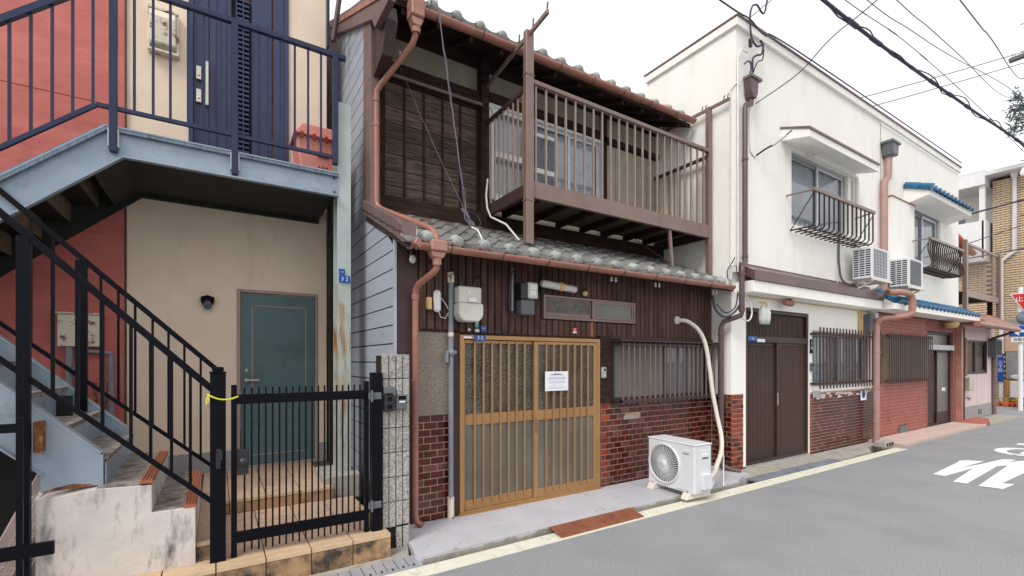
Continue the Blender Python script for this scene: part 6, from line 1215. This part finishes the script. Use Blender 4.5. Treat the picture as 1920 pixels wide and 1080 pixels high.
# ================================================================== OVERHEAD CABLES
def cable(name, pts, r, lab, m='wire', knots=0, seed=1, cat='cable', rk=1.8):
    random.seed(seed); P = smooth(pts, 14); t = T(name, lab, cat, tuple(P[0]), 'overhead cables')
    t.part('strand', MB().tube(P, r, 6), m)
    if knots:
        mb = MB()
        for i in range(3, len(P)-3, knots): a, b = P[i], P[i+1]; d_ = (b-a).normalized(); mb.tube([a-d_*.06, a+d_*(.08+random.random()*.25)], r*random.uniform(1.15, rk), 6)
        t.part('sleeve', mb, m, kind='stuff')
    return t
cb = cable('cable_bundle', [(-6, -1.3, 6.9), (2, -1.2, 6.55), (7.07, -1.2, 6.59), (10.0, -1.2, 6.72), (13.5, -1.2, 6.96), (18, -1.2, 7.28), (22.3, -.8, 7.6)], .024, 'thick dark cable bundle crossing the sky above the street', knots=4, seed=2, rk=1.5)
random.seed(5); mb = MB()
bp_ = smooth([(-6, -1.3, 6.9), (2, -1.2, 6.55), (7.07, -1.2, 6.59), (10.0, -1.2, 6.72), (13.5, -1.2, 6.96), (18, -1.2, 7.28), (22.3, -.8, 7.6)], 14)
mb.tube([p+Vector((0, .05*math.sin(i*.9), .05*math.cos(i*.7)+.03)) for i, p in enumerate(bp_)], .009, 6); cb.part('strand', mb, 'wire')
cable('thin_wire', [(-6, -.9, 7.0), (4, -.9, 7.1), (8.45, -.9, 7.37), (10.97, -.9, 7.61), (15.2, -.9, 7.7), (22.3, -.7, 8.0)], .006, 'thin wire with small clips just above the thick cable bundle', knots=7, seed=3, rk=2)
cable('thin_wire', [(-6, -1.6, 6.2), (3, -1.6, 6.25), (7.33, -1.6, 6.45), (8.8, -1.6, 6.62), (10.6, -1.6, 6.86), (14.5, -1.6, 7.5), (22.3, -.7, 9.6)], .006, 'thin grey wire second above the thick cable bundle', 'thinwire', seed=4)
cable('thin_wire', [(-6, -2.2, 5.7), (3, -2.2, 5.6), (6.5, -2.2, 5.70), (7.46, -2.2, 5.77), (8.67, -2.2, 5.84), (14, -1.6, 7.2), (22.3, -.7, 10.0)], .005, 'thin grey wire near the right that crosses the pale sky', 'thinwire', seed=5)
cable('thin_wire', [(-2, -3.2, 4.3), (5.37, -3, 4.71), (6.4, -2.97, 4.79), (12, -2.2, 6.6), (22.3, -.7, 11.0)], .005, 'faintest wire at the far right of the sky', 'thinwire', seed=6)
for k, (z, lab) in enumerate(((0, 'upper dark line running to the utility pole from the left'), (-.35, 'lower dark line running to the utility pole from the left'))):
    cable('pole_line', [(13.0, 3.5, 8.6+z), (16.5, 1.9, 9.6+z), (22.3, -.6, 11.7+z)], .012, lab, seed=7+k)
cable('pole_line', [(16, 9, 5.3), (20, 4.5, 5.9), (22.3, -.6, 6.9)], .03, 'thick dark cable crossing in front of the white balconies', seed=9, knots=6); cable('pole_line', [(16, 9, 3.6), (20, 4.5, 4.4), (22.3, -.6, 6.1)], .014, 'thin cable crossing the white balcony wall', seed=10)
cable('pole_line', [(16, 9, 4.4), (20, 4.5, 4.65), (22.3, -.6, 5.3)], .02, 'lowest dark cable crossing the tan building', seed=11)
cable('drop_line', [(2, -.7, 6.3), (5.45, -.7, 6.25), (6.11, -.7, 6.27), (6.68, -.6, 6.32), (8.0, -.46, 6.60), (16, -.46, 6.65)], .010, 'dark service wire reaching the corner of the cream house and along its parapet', seed=12, knots=0)
cable('drop_line', [(6.60, -.5, 5.35), (7.0, -.9, 5.72), (7.1, -1.3, 6.05), (7.4, -1.9, 6.5), (8, -4, 8.0)], .007, 'dark service wire rising from the brown hopper over the street', seed=13)
cable('drop_line', [(6.55, -.46, 6.62), (6.6, -1.0, 6.75), (6.7, -2.0, 7.0), (7, -5, 8.0)], .005, 'thin service wire from the parapet corner up over the street', seed=14)
cable('drop_line', [(1.80, .1, 5.15), (1.85, -.05, 5.4), (2.0, -.6, 5.9), (2.4, -2.5, 7.2)], .005, 'thin wire hooked at the copper gutter near its left end', seed=15)
